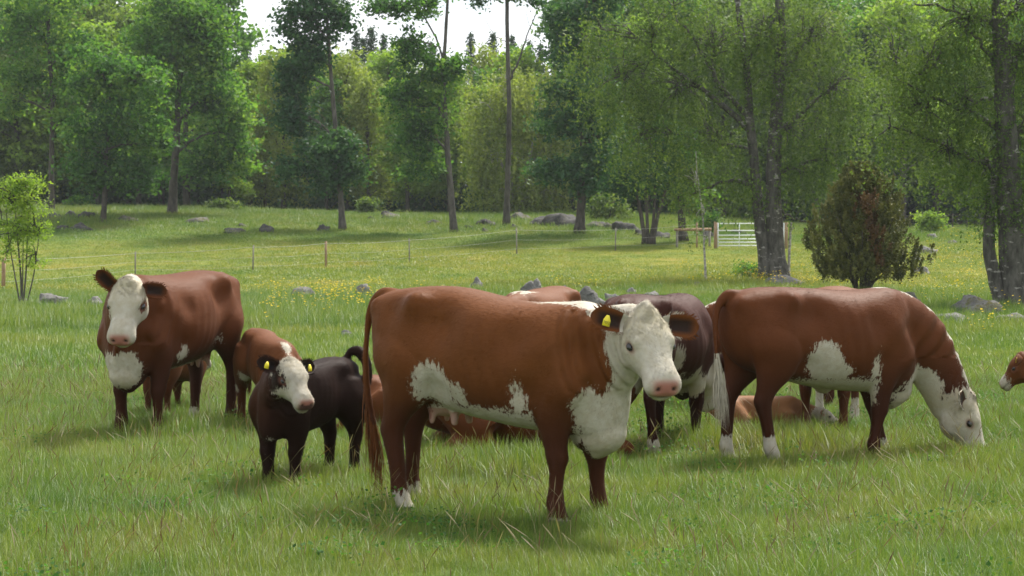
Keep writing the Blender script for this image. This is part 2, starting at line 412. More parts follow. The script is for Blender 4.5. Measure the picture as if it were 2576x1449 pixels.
def px(root, u, v): # photo pixel -> local offset in the vertical plane through the tree
    p = at(u, v, root.y) - root; return (p.x, 0.0, p.z)
def P3(root, *uvs): return [tuple(px(root, u, v)) if len(t) == 2 else None for t in uvs for (u, v) in [t[:2]]]
def bl(root, u, v, ru, rv, nc, shift=0.0, dy=0.0, dep=None):
    s = F / root.y; x, _, z = px(root, u, v); return (x, dy, z, ru / s, dep if dep else ru / s, rv / s, nc, shift)

if 'trees' in BUILD:
    AG = 'aspens along the stony bank'
    r = spot(130, 126)
    tree('aspen_tree', 'tall dark aspen on the bank behind the slender sapling, bare lower trunk', r, [(P3(r, (130, 533), (128, 400), (130, 250), (122, 100), (118, -60)), .20, .09)],
         [bl(r, 60, 60, 95, 80, 60, -.15), bl(r, 130, -20, 110, 70, 50), bl(r, 190, 110, 70, 60, 40), bl(r, 60, 180, 70, 60, 40), bl(r, 170, 220, 45, 50, 22), bl(r, 165, 300, 35, 45, 18, .25), bl(r, 30, 260, 45, 40, 22, .2)],
         'aspen_leaf', 'dark_bark', .30, 52, .75, 31, AG)
    r = spot(258, 114)
    tree('aspen_tree', 'short bushy aspen with low branches beside the thick branching tree', r, [(P3(r, (258, 568), (264, 480), (268, 350), (280, 200)), .20, .08)],
         [bl(r, 235, 430, 65, 60, 46, -.2), bl(r, 330, 450, 60, 45, 34, -.2), bl(r, 300, 300, 100, 80, 70), bl(r, 345, 200, 85, 70, 55, .15), bl(r, 250, 180, 80, 70, 50), bl(r, 390, 350, 45, 50, 26, .2), bl(r, 210, 350, 45, 50, 22, -.1)],
         'aspen_leaf', 'dark_bark', .28, 56, .7, 32, AG)
    r = spot(433, 123)
    tree('aspen_tree', 'thick broad aspen with a wide fresh green crown on the bank', r, [(P3(r, (433, 540), (437, 450), (445, 330), (450, 230), (470, 60), (480, -60)), .30, .10)],
         [bl(r, 540, 250, 85, 75, 70, -.05), bl(r, 565, 370, 60, 55, 40, -.15), bl(r, 505, 410, 50, 35, 24, -.2), bl(r, 460, 160, 90, 80, 66, .05), bl(r, 510, 50, 75, 75, 60, .1), bl(r, 430, 30, 90, 70, 56), bl(r, 380, 110, 70, 70, 42, .1), bl(r, 600, 300, 35, 50, 22, .15), bl(r, 610, 420, 35, 18, 10, .3), bl(r, 400, 260, 60, 70, 40, .1), bl(r, 530, 130, 60, 60, 36)],
         'aspen_leaf', 'dark_bark', .29, 56, .75, 33, AG, limbs=[(P3(r, (446, 320), (480, 270), (540, 235)), .13, .05), (P3(r, (442, 390), (490, 350), (560, 330)), .10, .04)])
    r = spot(860, 112)
    tree('aspen_tree', 'slim aspen with foliage on one side and a leafy skirt round its trunk', r, [(P3(r, (862, 573), (852, 450), (840, 300), (825, 120), (815, -60)), .19, .08)],
         [bl(r, 830, 410, 70, 75, 60), bl(r, 850, 360, 50, 40, 22, .1), bl(r, 740, 300, 45, 80, 44, -.25), bl(r, 735, 180, 45, 80, 46, -.25), bl(r, 770, 60, 70, 70, 56, -.2), bl(r, 850, 40, 40, 55, 30), bl(r, 730, 420, 40, 50, 24, -.2), bl(r, 790, -20, 90, 50, 40, -.1), bl(r, 875, 430, 45, 40, 22), bl(r, 780, 140, 45, 60, 30, -.2)],
         'dark_leaf', 'aspen_bark', .27, 54, .65, 34, AG)
    r = spot(1140, 111)
    tree('aspen_tree', 'slim aspen with grey trunk and foliage mostly on one side, beside the bare trunk', r, [(P3(r, (1142, 578), (1130, 440), (1120, 300), (1115, 180), (1122, 60), (1128, -60)), .20, .07)],
         [bl(r, 1060, 420, 60, 50, 34), bl(r, 1050, 330, 60, 70, 50, -.1), bl(r, 1020, 240, 55, 70, 44, -.2), bl(r, 1090, 260, 40, 70, 30, .1), bl(r, 1110, 180, 55, 45, 32, -.1), bl(r, 1030, 110, 50, 55, 30, -.3), bl(r, 990, 20, 65, 28, 26, -.3), bl(r, 1070, 10, 50, 35, 22, -.1), bl(r, 1150, 165, 25, 30, 10)],
         'aspen_leaf', 'aspen_bark', .26, 54, .62, 35, AG, limbs=[(P3(r, (1118, 170), (1095, 90), (1050, 20), (985, 0)), .07, .03)])
    r = spot(1273, 115)
    tree('aspen_tree', 'almost leafless tall straight trunk with one forked bare branch', r, [(P3(r, (1274, 558), (1278, 420), (1281, 270), (1277, 120), (1275, -60)), .18, .10)],
         [bl(r, 1275, -15, 60, 25, 14), bl(r, 1205, 5, 18, 12, 4), bl(r, 1358, 5, 18, 12, 5), bl(r, 1230, -40, 50, 30, 14), bl(r, 1340, -50, 50, 30, 14)],
         'dark_leaf', 'aspen_bark', .24, 44, .5, 36, AG,
         limbs=[(P3(r, (1283, 200), (1305, 150), (1330, 80), (1358, 10)), .075, .02), (P3(r, (1276, 105), (1240, 85), (1215, 30)), .025, .008), (P3(r, (1322, 105), (1345, 95), (1372, 70)), .02, .006), (P3(r, (1335, 70), (1325, 40), (1328, 5)), .02, .006)])
    r = spot(1460, 110)
    tree('aspen_tree', 'dark dense tree on the bank next to the boulder pile', r, [(P3(r, (1458, 578), (1465, 460), (1470, 330), (1478, 150), (1482, -60)), .27, .10)],
         [bl(r, 1470, 440, 70, 50, 40, -.2), bl(r, 1395, 430, 55, 28, 24, -.1), bl(r, 1420, 300, 75, 45, 44, -.15), bl(r, 1500, 330, 70, 75, 60, -.25), bl(r, 1490, 220, 70, 70, 60, -.2), bl(r, 1430, 130, 60, 50, 40, -.2), bl(r, 1440, 50, 70, 55, 46, -.2), bl(r, 1500, 0, 80, 60, 50, -.1), bl(r, 1390, 225, 30, 20, 10, -.1), bl(r, 1530, 430, 45, 45, 26, -.2)],
         'dark_leaf', 'dark_bark', .27, 56, .68, 37, AG)
    r = spot(1632, 103)
    tree('alder_tree', 'clump of several fanned stems under a dark crown by the gate', r, [(P3(r, (1622, 602), (1612, 540), (1600, 470), (1580, 380)), .13, .06), (P3(r, (1630, 602), (1628, 540), (1626, 460), (1630, 360)), .10, .06), (P3(r, (1643, 602), (1658, 530), (1676, 470), (1705, 380)), .11, .05), (P3(r, (1636, 602), (1645, 540), (1650, 430), (1660, 330)), .10, .05)],
         [bl(r, 1600, 450, 60, 45, 40, -.25), bl(r, 1660, 430, 60, 55, 46, -.2), bl(r, 1590, 370, 65, 55, 40, -.2), bl(r, 1680, 360, 70, 55, 40, -.15), bl(r, 1720, 440, 40, 45, 22, .1), bl(r, 1560, 470, 35, 30, 16, -.2)],
         'dark_leaf', 'dark_bark', .25, 54, .65, 38)
    r = spot(1715, 105)
    tree('alder_tree', 'stout short trunk with hanging fresh leaves between the stem clump and the gate', r, [(P3(r, (1718, 594), (1715, 540), (1712, 480), (1720, 380)), .23, .12)],
         [bl(r, 1710, 470, 40, 30, 20, .1), bl(r, 1750, 490, 35, 35, 18, .25), bl(r, 1720, 400, 60, 50, 36)], 'aspen_leaf', 'dark_bark', .24, 50, .6, 39)
    # big drooping birches
    r = spot(1938, 70)
    tree('birch_tree', 'big double-trunked birch with drooping branches standing by the gate', r,
         [(P3(r, (1955, 697), (1952, 560), (1952, 400), (1960, 250), (1968, 100), (1962, -80)), .37, .14), (P3(r, (1928, 697), (1918, 600), (1905, 500), (1890, 330), (1880, 160), (1850, -60)), .27, .10)],
         [bl(r, 1640, 70, 110, 80, 70), bl(r, 1560, 210, 100, 90, 66, -.02), bl(r, 1700, 230, 110, 90, 80), bl(r, 1620, 350, 80, 70, 44), bl(r, 1790, 340, 80, 80, 56, -.05), bl(r, 1800, 110, 110, 90, 80), bl(r, 1920, 60, 110, 80, 70), bl(r, 2060, 80, 110, 90, 76), bl(r, 2120, 220, 100, 90, 70), bl(r, 1990, 330, 80, 70, 46, -.1), bl(r, 2080, 370, 80, 60, 46, -.15), bl(r, 1880, 440, 60, 45, 28, -.1), bl(r, 1500, 80, 70, 80, 36), bl(r, 1740, 430, 60, 45, 26, .05), bl(r, 2020, 440, 60, 40, 24, -.2), bl(r, 1960, 200, 100, 70, 46, -.1), bl(r, 1700, -40, 160, 50, 40), bl(r, 2030, -50, 160, 50, 40)],
         'birch_leaf', 'birch_bark', .105, 84, .8, 41, 'drooping birches', droop=1.5, twig=.45,
         limbs=[(P3(r, (1890, 330), (1800, 250), (1720, 190), (1640, 130)), .13, .03), (P3(r, (1886, 300), (1810, 215), (1760, 120), (1700, 40)), .11, .03), (P3(r, (1900, 470), (1850, 455), (1790, 470), (1740, 490)), .09, .025), (P3(r, (1956, 330), (2020, 280), (2090, 210)), .11, .03),
                (P3(r, (1953, 430), (2000, 420), (2060, 400), (2110, 420)), .10, .03), (P3(r, (1880, 150), (1920, 90), (1970, 20)), .08, .03), (P3(r, (1960, 200), (2010, 130), (2060, 60)), .09, .03), (P3(r, (1955, 520), (1990, 545), (2030, 560)), .06, .02), (P3(r, (1895, 380), (1820, 360), (1750, 350)), .07, .02)])
    r = spot(2535, 46)
    tree('birch_tree', 'large birch with a pale leaning side stem beside the mossy boulders', r,
         [(P3(r, (2558, 782), (2548, 640), (2535, 450), (2520, 280), (2505, 100), (2498, -90)), .39, .16), (P3(r, (2530, 782), (2500, 690), (2488, 600), (2500, 480), (2530, 330), (2560, 120)), .20, .08)],
         [bl(r, 2430, 60, 100, 80, 70, .0), bl(r, 2340, 150, 90, 90, 56, .05), bl(r, 2420, 260, 90, 90, 66), bl(r, 2300, 280, 80, 80, 40, .1), bl(r, 2470, 420, 60, 80, 50, -.05), bl(r, 2560, 130, 80, 100, 60, -.1), bl(r, 2600, 350, 90, 110, 60, -.1), bl(r, 2380, 380, 60, 60, 30, .1), bl(r, 2560, 480, 60, 60, 36, -.1), bl(r, 2240, 120, 60, 70, 24, .1), bl(r, 2600, 0, 110, 80, 50), bl(r, 2400, -50, 160, 50, 44), bl(r, 2240, 330, 60, 50, 20, .1)],
         'birch_leaf', 'birch_bark', .075, 90, .55, 42, 'drooping birches', droop=1.1, twig=.45,
         limbs=[(P3(r, (2530, 430), (2440, 400), (2340, 350), (2240, 320)), .085, .02), (P3(r, (2525, 340), (2440, 280), (2360, 250), (2260, 200)), .08, .02), (P3(r, (2500, 60), (2400, 25), (2300, 10)), .07, .02), (P3(r, (2512, 180), (2460, 100), (2400, 50)), .07, .02), (P3(r, (2510, 260), (2470, 250), (2420, 300)), .05, .015)])
    # slender saplings
    r = spot(1772, 69)
    tree('birch_sapling', 'thin young birch with a white stem and few leaves in front of the gate', r, [(P3(r, (1775, 702), (1772, 620), (1768, 540), (1756, 440), (1752, 380)), .045, .012)],
         [bl(r, 1765, 520, 40, 40, 10, .2, dep=.5), bl(r, 1750, 440, 40, 50, 12, .2, dep=.5), bl(r, 1775, 595, 25, 15, 4, .2, dep=.3)], 'birch_leaf', 'white_bark', .085, 34, .35, 43, droop=.5)
    r = spot(1986, 70)
    tree('birch_sapling', 'pale thin stem with a snapped top beside the double-trunked birch', r, [(P3(r, (1984, 697), (1985, 640), (1988, 590), (1990, 560)), .055, .035)],
         [bl(r, 1998, 575, 20, 12, 3, .1, dep=.3)], 'birch_leaf', 'white_bark', .08, 16, .25, 44)
    r = spot(58, 47.5)
    tree('rowan_sapling', 'slender many-stemmed sapling with bright yellow green leaves standing in the pasture', r,
         [(P3(r, (55, 772), (52, 690), (45, 600), (40, 520), (45, 450)), .030, .010), (P3(r, (58, 772), (66, 680), (70, 590), (75, 500), (80, 440)), .026, .009), (P3(r, (52, 772), (35, 680), (22, 600), (15, 520)), .022, .008), (P3(r, (66, 772), (85, 690), (95, 620), (105, 560)), .02, .007), (P3(r, (56, 772), (58, 640), (60, 540)), .02, .006)],
         [bl(r, 30, 500, 42, 45, 26, .0, dep=.45), bl(r, 75, 495, 42, 50, 30, .0, dep=.45), bl(r, 55, 450, 35, 20, 12, .12, dep=.4), bl(r, 40, 570, 45, 45, 24, .05, dep=.45), bl(r, 85, 570, 38, 50, 22, .0, dep=.45), bl(r, 20, 620, 30, 40, 10, -.05, dep=.4), bl(r, 90, 640, 28, 40, 9, -.05, dep=.4), bl(r, -10, 520, 30, 50, 12, .2, dep=.4)],
         'light_leaf', 'aspen_bark', .075, 46, .22, 45, cat='sapling', twig=.8, nolimb=True)

    # juniper: upright sprays with a rusty dead patch
    def juniper():
        r = spot(2170, 54.5); rng = np.random.default_rng(51); s = F / r.y
        ro = empty('juniper_bush', r); tag(ro, 'dark bushy juniper with a rusty dead patch, standing by the mossy boulder', 'juniper')
        wood = MB(); C, TN, CR, TR = [], [], [], []
        outline = [(745, 50, 60), (700, 105, 125), (650, 150, 150), (600, 148, 140), (550, 120, 118), (500, 95, 100), (455, 70, 68), (415, 34, 30)]
        zs = np.array([(HOR - o[0]) / s + CAMZ - r.z for o in outline][::-1]); wl = np.array([o[1] / s for o in outline][::-1]); wr = np.array([o[2] / s for o in outline][::-1])
        o = np.argsort(zs); zs, wl, wr = zs[o], wl[o], wr[o]
        for k in range(46):
            a = rng.uniform(0, 2 * math.pi); q = rng.uniform(.15, 1); z1 = rng.uniform(.9, 2.3)
            e = np.array((math.cos(a) * q * 1.1, math.sin(a) * q * 1.0, z1)); b = np.array((math.cos(a) * .12, math.sin(a) * .12, 0.0))
            P = cr(np.array([b - (0, 0, .1), b * 1.6 + (e * .12) * (1, 1, 0) + (0, 0, .35), e * (.6, .6, .55), e]), 9); wood.tube(P, np.linspace(.045, .012, 9) * rng.uniform(.7, 1.3), 5)
        n = 0
        while n < 1300:
            z = .55 + (zs[-1] - .55) * rng.random() ** 1.25; a = rng.uniform(0, 2 * math.pi); L = np.interp(z, zs, wl); Rr = np.interp(z, zs, wr)
            w = (Rr if math.cos(a) > 0 else L) * (1 + .16 * math.sin(3 * a + 2.3 * z) + .12 * math.sin(5 * a - 4.1 * z + 1)); q = rng.random() ** .45 * rng.uniform(.75, 1.06)
            if z < .95 and rng.random() > .25 + .6 * (q > .6): continue
            p = np.array((math.cos(a) * w * q, math.sin(a) * (w * .85) * q, z)); n += 1
            m = 58; t = rng.random(m); d = np.array((math.cos(a) * .5, math.sin(a) * .5, 1.0)); d /= np.linalg.norm(d); ln = rng.uniform(.18, .34)
            pts = p + d * (t[:, None] - .5) * ln + rng.normal(0, 1, (m, 3)) * (.055 * (1.1 - t))[:, None]
            cx, cz = p[0], p[2]
            dead = math.exp(-((cx - .12 - (2.0 - cz) * .28) / .26) ** 2) * (cz < 2.85) * (cz > .9) * (p[1] < .25)
            if rng.random() < dead * .9: CR.append(pts); TR.append(np.full(m, rng.uniform(.1, .9)))
            else: C.append(pts); TN.append(np.full(m, rng.normal(.42, .28)) + t * .25)
        obj('trunk', wood.mesh('trunk'), M['dark_bark'], ro)
        obj('crown', leaf_mesh('crown', np.concatenate(C), .085, np.concatenate(TN), rng, up_bias=.2, aspect=.45), M['juniper_leaf'], ro)
        o_ = obj('dead_sprays', leaf_mesh('dead_sprays', np.concatenate(CR), .075, np.concatenate(TR), rng, up_bias=.2, aspect=.42), M['rust_leaf'], ro); o_['label'] = 'rusty brown dead foliage'
    juniper()

    # shrubs along the forest edge
    def shrub(label, u, Y, wpx, hpx, leaf, seed, nm='shrub', per=60, lsize=.2):
        r = spot(u, Y); s = F / Y; w, h = wpx / s, hpx / s; rng = np.random.default_rng(seed)
        st = [([(0, 0, 0), (rng.normal(0, w * .2), rng.normal(0, w * .2), h * .5), (rng.normal(0, w * .4), rng.normal(0, w * .3), h * .8)], .04, .015) for _ in range(5)]
        tree(nm, label, r, st, [(rng.normal(0, w * .25), 0, h * .45, w * .55, w * .5, h * .45, 18), (rng.normal(0, w * .2), 0, h * .65, w * .45, w * .45, h * .38, 14), (-w * .3, 0, h * .3, w * .4, w * .4, h * .3, 10)], leaf, 'dark_bark', lsize, per, .4, seed, cat='shrub', twig=.3)
    shrub('round pale green willow bush beyond the boulders on the open meadow', 2350, 118, 58, 58, 'light_leaf', 61, 'willow_bush')
    shrub('small yellow green bush at the forest edge beside the dark tall aspen', 195, 132, 30, 30, 'aspen_leaf', 62)
    shrub('yellowish bush at the forest edge between the thick aspen and the slim one', 560, 133, 45, 26, 'birch_leaf', 63)
    shrub('upright olive bush at the forest edge beside the slim one-sided aspens', 930, 132, 22, 40, 'birch_leaf', 64)
    shrub('pale grey green bush with light leaves behind the dark dense tree', 1530, 122, 75, 70, 'birch_leaf', 65)
    shrub('low green bush beside the stout short trunk', 1785, 112, 30, 50, 'aspen_leaf', 66)
    shrub('low weedy shrub growing by the boulder under the double-trunked birch', 1890, 72, 40, 36, 'aspen_leaf', 67, per=40, lsize=.09)
    # yellow green weeping birch in front of the wood
    r = spot(1290, 138)
    tree('weeping_birch', 'huge yellow green weeping birch behind the bare trunk', r, [(P3(r, (1280, 540), (1285, 400), (1270, 250), (1280, 150)), .28, .06), (P3(r, (1310, 540), (1330, 420), (1350, 300)), .2, .05)],
         [bl(r, 1290, 200, 100, 60, 60, .1), bl(r, 1230, 280, 80, 70, 56), bl(r, 1340, 270, 80, 80, 60, .1), bl(r, 1220, 390, 65, 80, 56, -.1), bl(r, 1300, 400, 90, 90, 76, -.05), bl(r, 1390, 380, 70, 90, 60, .05), bl(r, 1280, 480, 110, 60, 60, -.2), bl(r, 1400, 490, 70, 40, 34, -.1), bl(r, 1400, 250, 40, 60, 24, .1)],
         'willow_leaf', 'white_bark', .24, 70, 1.1, 46, droop=2.2, twig=.2)

if 'forest' in BUILD:
    def proto(kind, seed):
        rng = np.random.default_rng(seed); wood = MB(); C, TN = [], []
        if kind == 'spruce':
            wood.tube([(0, 0, -.3), (0, 0, 8), (0, 0, 15.5)], [.22, .13, .02], 7)
            for z in np.arange(1.5, 15.8, .27):
                w = (16.2 - z) * .19 + .1
                for a in np.arange(0, 2 * math.pi, 2 * math.pi / 9) + rng.uniform(0, 6):
                    wk = w * rng.uniform(.45, 1.3); m = int(5 + wk * 10); t = rng.random(m) ** .7
                    C.append(np.stack([np.cos(a) * t * wk + rng.normal(0, .12, m), np.sin(a) * t * wk + rng.normal(0, .12, m), z - t * wk * .55 + rng.normal(0, .12, m)], -1)); TN.append(rng.normal(.4, .2, m))
            return wood.mesh('trunk'), leaf_mesh('crown', np.concatenate(C), .30, np.concatenate(TN), rng, up_bias=.3, aspect=.4)
        Hh = 14.0
        wood.tube(cr(np.array([(0, 0, -.3), (.1, 0, 4), (-.1, .1, 9), (0, 0, 13)]), 12), np.linspace(.24, .04, 12), 7)
        nb = 24
        for k in range(nb):
            f = (k + .5) / nb; z = 2.2 + 11.2 * f; w = 3.6 * math.sin(math.pi * min(1, .20 + .78 * f)) ** .6 * (1 - .35 * f)
            a = rng.uniform(0, 2 * math.pi); q = rng.uniform(.2, .9) * w; c = np.array((math.cos(a) * q, math.sin(a) * q, z))
            wood.tube(wiggle((0, 0, max(1, z - 1.6)), c, 6, rng, .1, .05), np.linspace(.07, .015, 6), 5)
            for _ in range(11):
                p = c + in_ell(1, rng)[0] * (1.5, 1.5, .95); m = int(rng.uniform(18, 42))
                dz = -np.abs(rng.normal(0, .9, m)) if kind == 'birch' else rng.normal(0, .22, m)
                C.append(p + np.stack([rng.normal(0, .36, m), rng.normal(0, .36, m), dz], -1)); TN.append(np.full(m, rng.normal(.45, .18)) + rng.normal(0, .1, m))
        return wood.mesh('trunk'), leaf_mesh('crown', np.concatenate(C), .36, np.concatenate(TN), rng, hang=kind == 'birch')
    PRO = {('leaf', 0): proto('leaf', 71), ('leaf', 1): proto('leaf', 72), ('leaf', 2): proto('leaf', 73), ('birch', 0): proto('birch', 74), ('spruce', 0): proto('spruce', 75)}
    rng = np.random.default_rng(77)
    def forest_tree(u, Y, hgt, kind, mat, rot):
        r = spot(u, Y); k = (kind, int(rng.integers(3)) if kind == 'leaf' else 0); tm, cm = PRO[k]
        s = hgt / (15.8 if kind == 'spruce' else 14.0)
        tone = {'aspen_leaf': 'green', 'dark_leaf': 'dark green', 'light_leaf': 'fresh yellow green', 'birch_leaf': 'olive green', 'willow_leaf': 'pale yellow green', 'spruce_leaf': ''}[mat]; where = 'at the front edge of the wood' if Y < 148 else ('inside the wood' if Y < 166 else 'at the back of the wood')
        nm, lb = {'leaf': ('forest_tree', f'leafy {tone} tree {where} behind the pasture'), 'birch': ('forest_birch', f'soft drooping {tone} birch {where} behind the pasture'), 'spruce': ('spruce_tree', 'dark pointed spruce rising at the back of the wood')}[kind]
        ro = empty(nm, r, rot); w = s * rng.uniform(.85, 1.2); ro.scale = (w, w, s); tag(ro, lb, 'tree', {'leaf': 'trees of the wood behind the pasture', 'birch': 'birches of the wood', 'spruce': 'spruces of the wood'}[kind])
        t = obj('trunk', tm, None, ro); c = obj('crown', cm, None, ro)
        for o, m in ((t, 'dark_bark'), (c, mat)):
            if not o.data.materials: o.data.materials.append(M[m])
            o.material_slots[0].link = 'OBJECT'; o.material_slots[0].material = M[m]
    mats = ['aspen_leaf', 'light_leaf', 'light_leaf', 'aspen_leaf']
    for row, (Y, step, h0, h1) in enumerate(((143, 105, 8.0, 11.0), (151, 100, 10.0, 12.5), (161, 105, 12.0, 14.0), (174, 105, 13.6, 15.4))):
        for u in np.arange(-260, 2900, step):
            uu = u + rng.uniform(-35, 35); yy = Y + rng.uniform(-4, 4)
            if row == 0 and 1140 < uu < 1450: continue
            hgt = rng.uniform(h0, h1)
            if uu < 560: hgt += 5.0
            if uu > 1450: hgt += 6.0
            kind = 'birch' if rng.random() < (.5 if 1080 < uu < 1460 else .2) else 'leaf'
            forest_tree(uu, yy, hgt, kind, ('willow_leaf' if 560 < uu < 1460 else 'birch_leaf') if kind == 'birch' else mats[int(rng.integers(4))], rng.uniform(0, 6.28))
    for u, v in ((898, 95), (935, 82), (915, 110), (965, 100), (1185, 98), (1240, 98), (1288, 105), (1332, 118), (1008, 112), (620, 100), (1395, 120), (760, 110), (500, 60), (1085, 120), (1360, 125)):
        Y = 184 + rng.uniform(-5, 8); top = at(u, v, Y).z - gz((u - CU) / F * Y, Y)
        forest_tree(u, Y, top + .7, 'spruce', 'spruce_leaf', rng.uniform(0, 6))
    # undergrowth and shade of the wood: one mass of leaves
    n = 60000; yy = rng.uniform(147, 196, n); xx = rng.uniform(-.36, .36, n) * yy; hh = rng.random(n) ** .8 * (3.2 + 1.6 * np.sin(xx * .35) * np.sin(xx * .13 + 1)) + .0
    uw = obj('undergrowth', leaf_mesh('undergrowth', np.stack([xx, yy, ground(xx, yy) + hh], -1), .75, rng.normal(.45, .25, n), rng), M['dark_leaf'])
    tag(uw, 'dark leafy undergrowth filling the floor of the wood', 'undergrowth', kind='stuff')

# ------------------------------------------------------------------ rocks
from mathutils import noise as mnoise
def rock(label, u, v, wpx, hpx, seed, mat='rock', Y=None, angular=.5, group=None, name='boulder'):
    """u,v: middle of the visible base; wpx,hpx: visible size in photo px"""
    r = gat(u, v) if Y is None else spot(u, Y); s = F / r.y; w, h = wpx / s, hpx / s
    rng = np.random.default_rng(seed); mb = MB()
    mb.ell((0, 0, 0), (1, 1, 1), None, 26, 16); me = mb.mesh('boulder', True)
    n = len(me.vertices); V = np.empty(n * 3, np.float32); me.vertices.foreach_get('co', V); V = V.reshape(-1, 3).astype(float)
    planes = rng.normal(0, 1, (9, 3)); planes /= np.linalg.norm(planes, axis=1)[:, None]
    for pl in planes:     # knock flat facets off the block
        d = V @ pl; lim = rng.uniform(.55, .85); V -= np.maximum(d - lim, 0)[:, None] * pl * angular * 1.6
    for i in range(n):
        p = Vector(V[i]) * 1.7 + Vector((seed * 3.1, 0, 0)); k = 1 + .30 * mnoise.fractal(p, 1.0, 2.0, 4); V[i] *= k
    h *= 1.1; V *= np.array((w / 2, w * rng.uniform(.35, .55), h)); V[:, 2] -= .08 * h
    me.vertices.foreach_set('co', V.astype(np.float32).ravel()); me.update()
    o = obj(name, me, M[mat]); o.location = r; o.rotation_euler = (0, 0, rng.uniform(-.25, .25)); tag(o, label, 'rock', group); return o
if 'rocks' in BUILD:
    rock('large jagged grey boulder between the light red cow and the maroon cow', 1488, 792, 122, 76, 1, angular=.9)
    rock('dark boulder tip above the back of the light red cow', 1335, 748, 62, 46, 2, angular=.7)
    rock('grey rock beside the light red cow, behind the large cow', 1290, 784, 80, 46, 3)
    rock('broad mossy boulder at the foot of the juniper', 2245, 780, 180, 56, 4, 'moss_rock')
    rock('mossy low boulder next to the large birch trunk', 2450, 794, 140, 44, 5, 'moss_rock')
    rock('long flat grey slab in the grass near the large birch', 2395, 814, 140, 26, 6)
    rock('flat grey slab right below the large birch trunk', 2545, 814, 90, 22, 7)
    rock('smooth grey boulder at the foot of the double-trunked birch', 1968, 718, 104, 34, 8)
    G = 'small grey stones in the pasture'
    LB = 'small grey stone lying in the pasture grass before the fence'
    for i, (u, v, w, h) in enumerate(((760, 746, 66, 16), (912, 746, 46, 20), (870, 748, 26, 10), (1198, 726, 40, 16), (1166, 756, 40, 18), (1045, 730, 18, 6), (1640, 748, 46, 12), (130, 768, 94, 18), (235, 770, 52, 16), (592, 764, 28, 16), (874, 845, 36, 12), (664, 842, 46, 8), (1755, 720, 26, 8), (1425, 742, 40, 14), (1540, 760, 44, 20), (1100, 742, 26, 10), (820, 752, 22, 8), (960, 738, 24, 9), (700, 756, 20, 8), (1585, 735, 30, 9), (60, 760, 36, 10), (310, 764, 26, 9))):
        rock(LB, u, v + 3, w * 1.1, h * 1.7, 20 + i, 'rock', group=G)
    G = 'pale boulders on the flowery meadow'; LB = 'pale boulder on the flowery meadow beyond the juniper'
    for i, (u, v, w, h) in enumerate(((2332, 640, 64, 22), (2348, 600, 34, 12), (2395, 612, 28, 8), (2420, 585, 40, 8), (2305, 655, 30, 10), (2315, 690, 60, 20))):
        rock(LB, u, v, w, h, 40 + i, 'rock', group=G)
    G = 'stones of the wooded bank'; LB = 'stone among the grass under the aspens on the bank'
    for i, (u, v, w, h, m) in enumerate(((178, 548, 36, 20, 'rock'), (140, 550, 40, 14, 'rock'), (218, 552, 40, 16, 'rock'), (160, 578, 34, 10, 'rock'), (205, 580, 50, 14, 'rock'), (320, 556, 40, 12, 'moss_rock'), (500, 560, 50, 12, 'moss_rock'), (588, 586, 50, 10, 'rock'), (673, 584, 36, 16, 'rock'), (815, 582, 34, 16, 'rock'),
            (930, 552, 22, 8, 'rock'), (985, 550, 46, 12, 'moss_rock'), (970, 546, 26, 12, 'rock'), (1095, 566, 40, 10, 'moss_rock'), (1218, 568, 44, 14, 'rock'), (1180, 574, 20, 8, 'rock'), (1310, 556, 62, 16, 'moss_rock'), (1355, 566, 48, 22, 'rock'), (1420, 568, 84, 28, 'rock'), (1290, 574, 20, 8, 'rock'), (1500, 572, 44, 14, 'moss_rock'), (1570, 582, 62, 26, 'rock'),
            (1530, 576, 30, 12, 'moss_rock'), (1610, 592, 40, 12, 'rock'), (1660, 598, 44, 12, 'rock'), (1218, 584, 18, 8, 'rock'), (1780, 598, 30, 14, 'rock'), (1860, 588, 40, 10, 'rock'), (610, 570, 26, 8, 'rock'))):
        rock(LB, u, v, w * 1.25, h * 1.2, 60 + i, 'shaded_rock' if m == 'rock' else m, group=G)

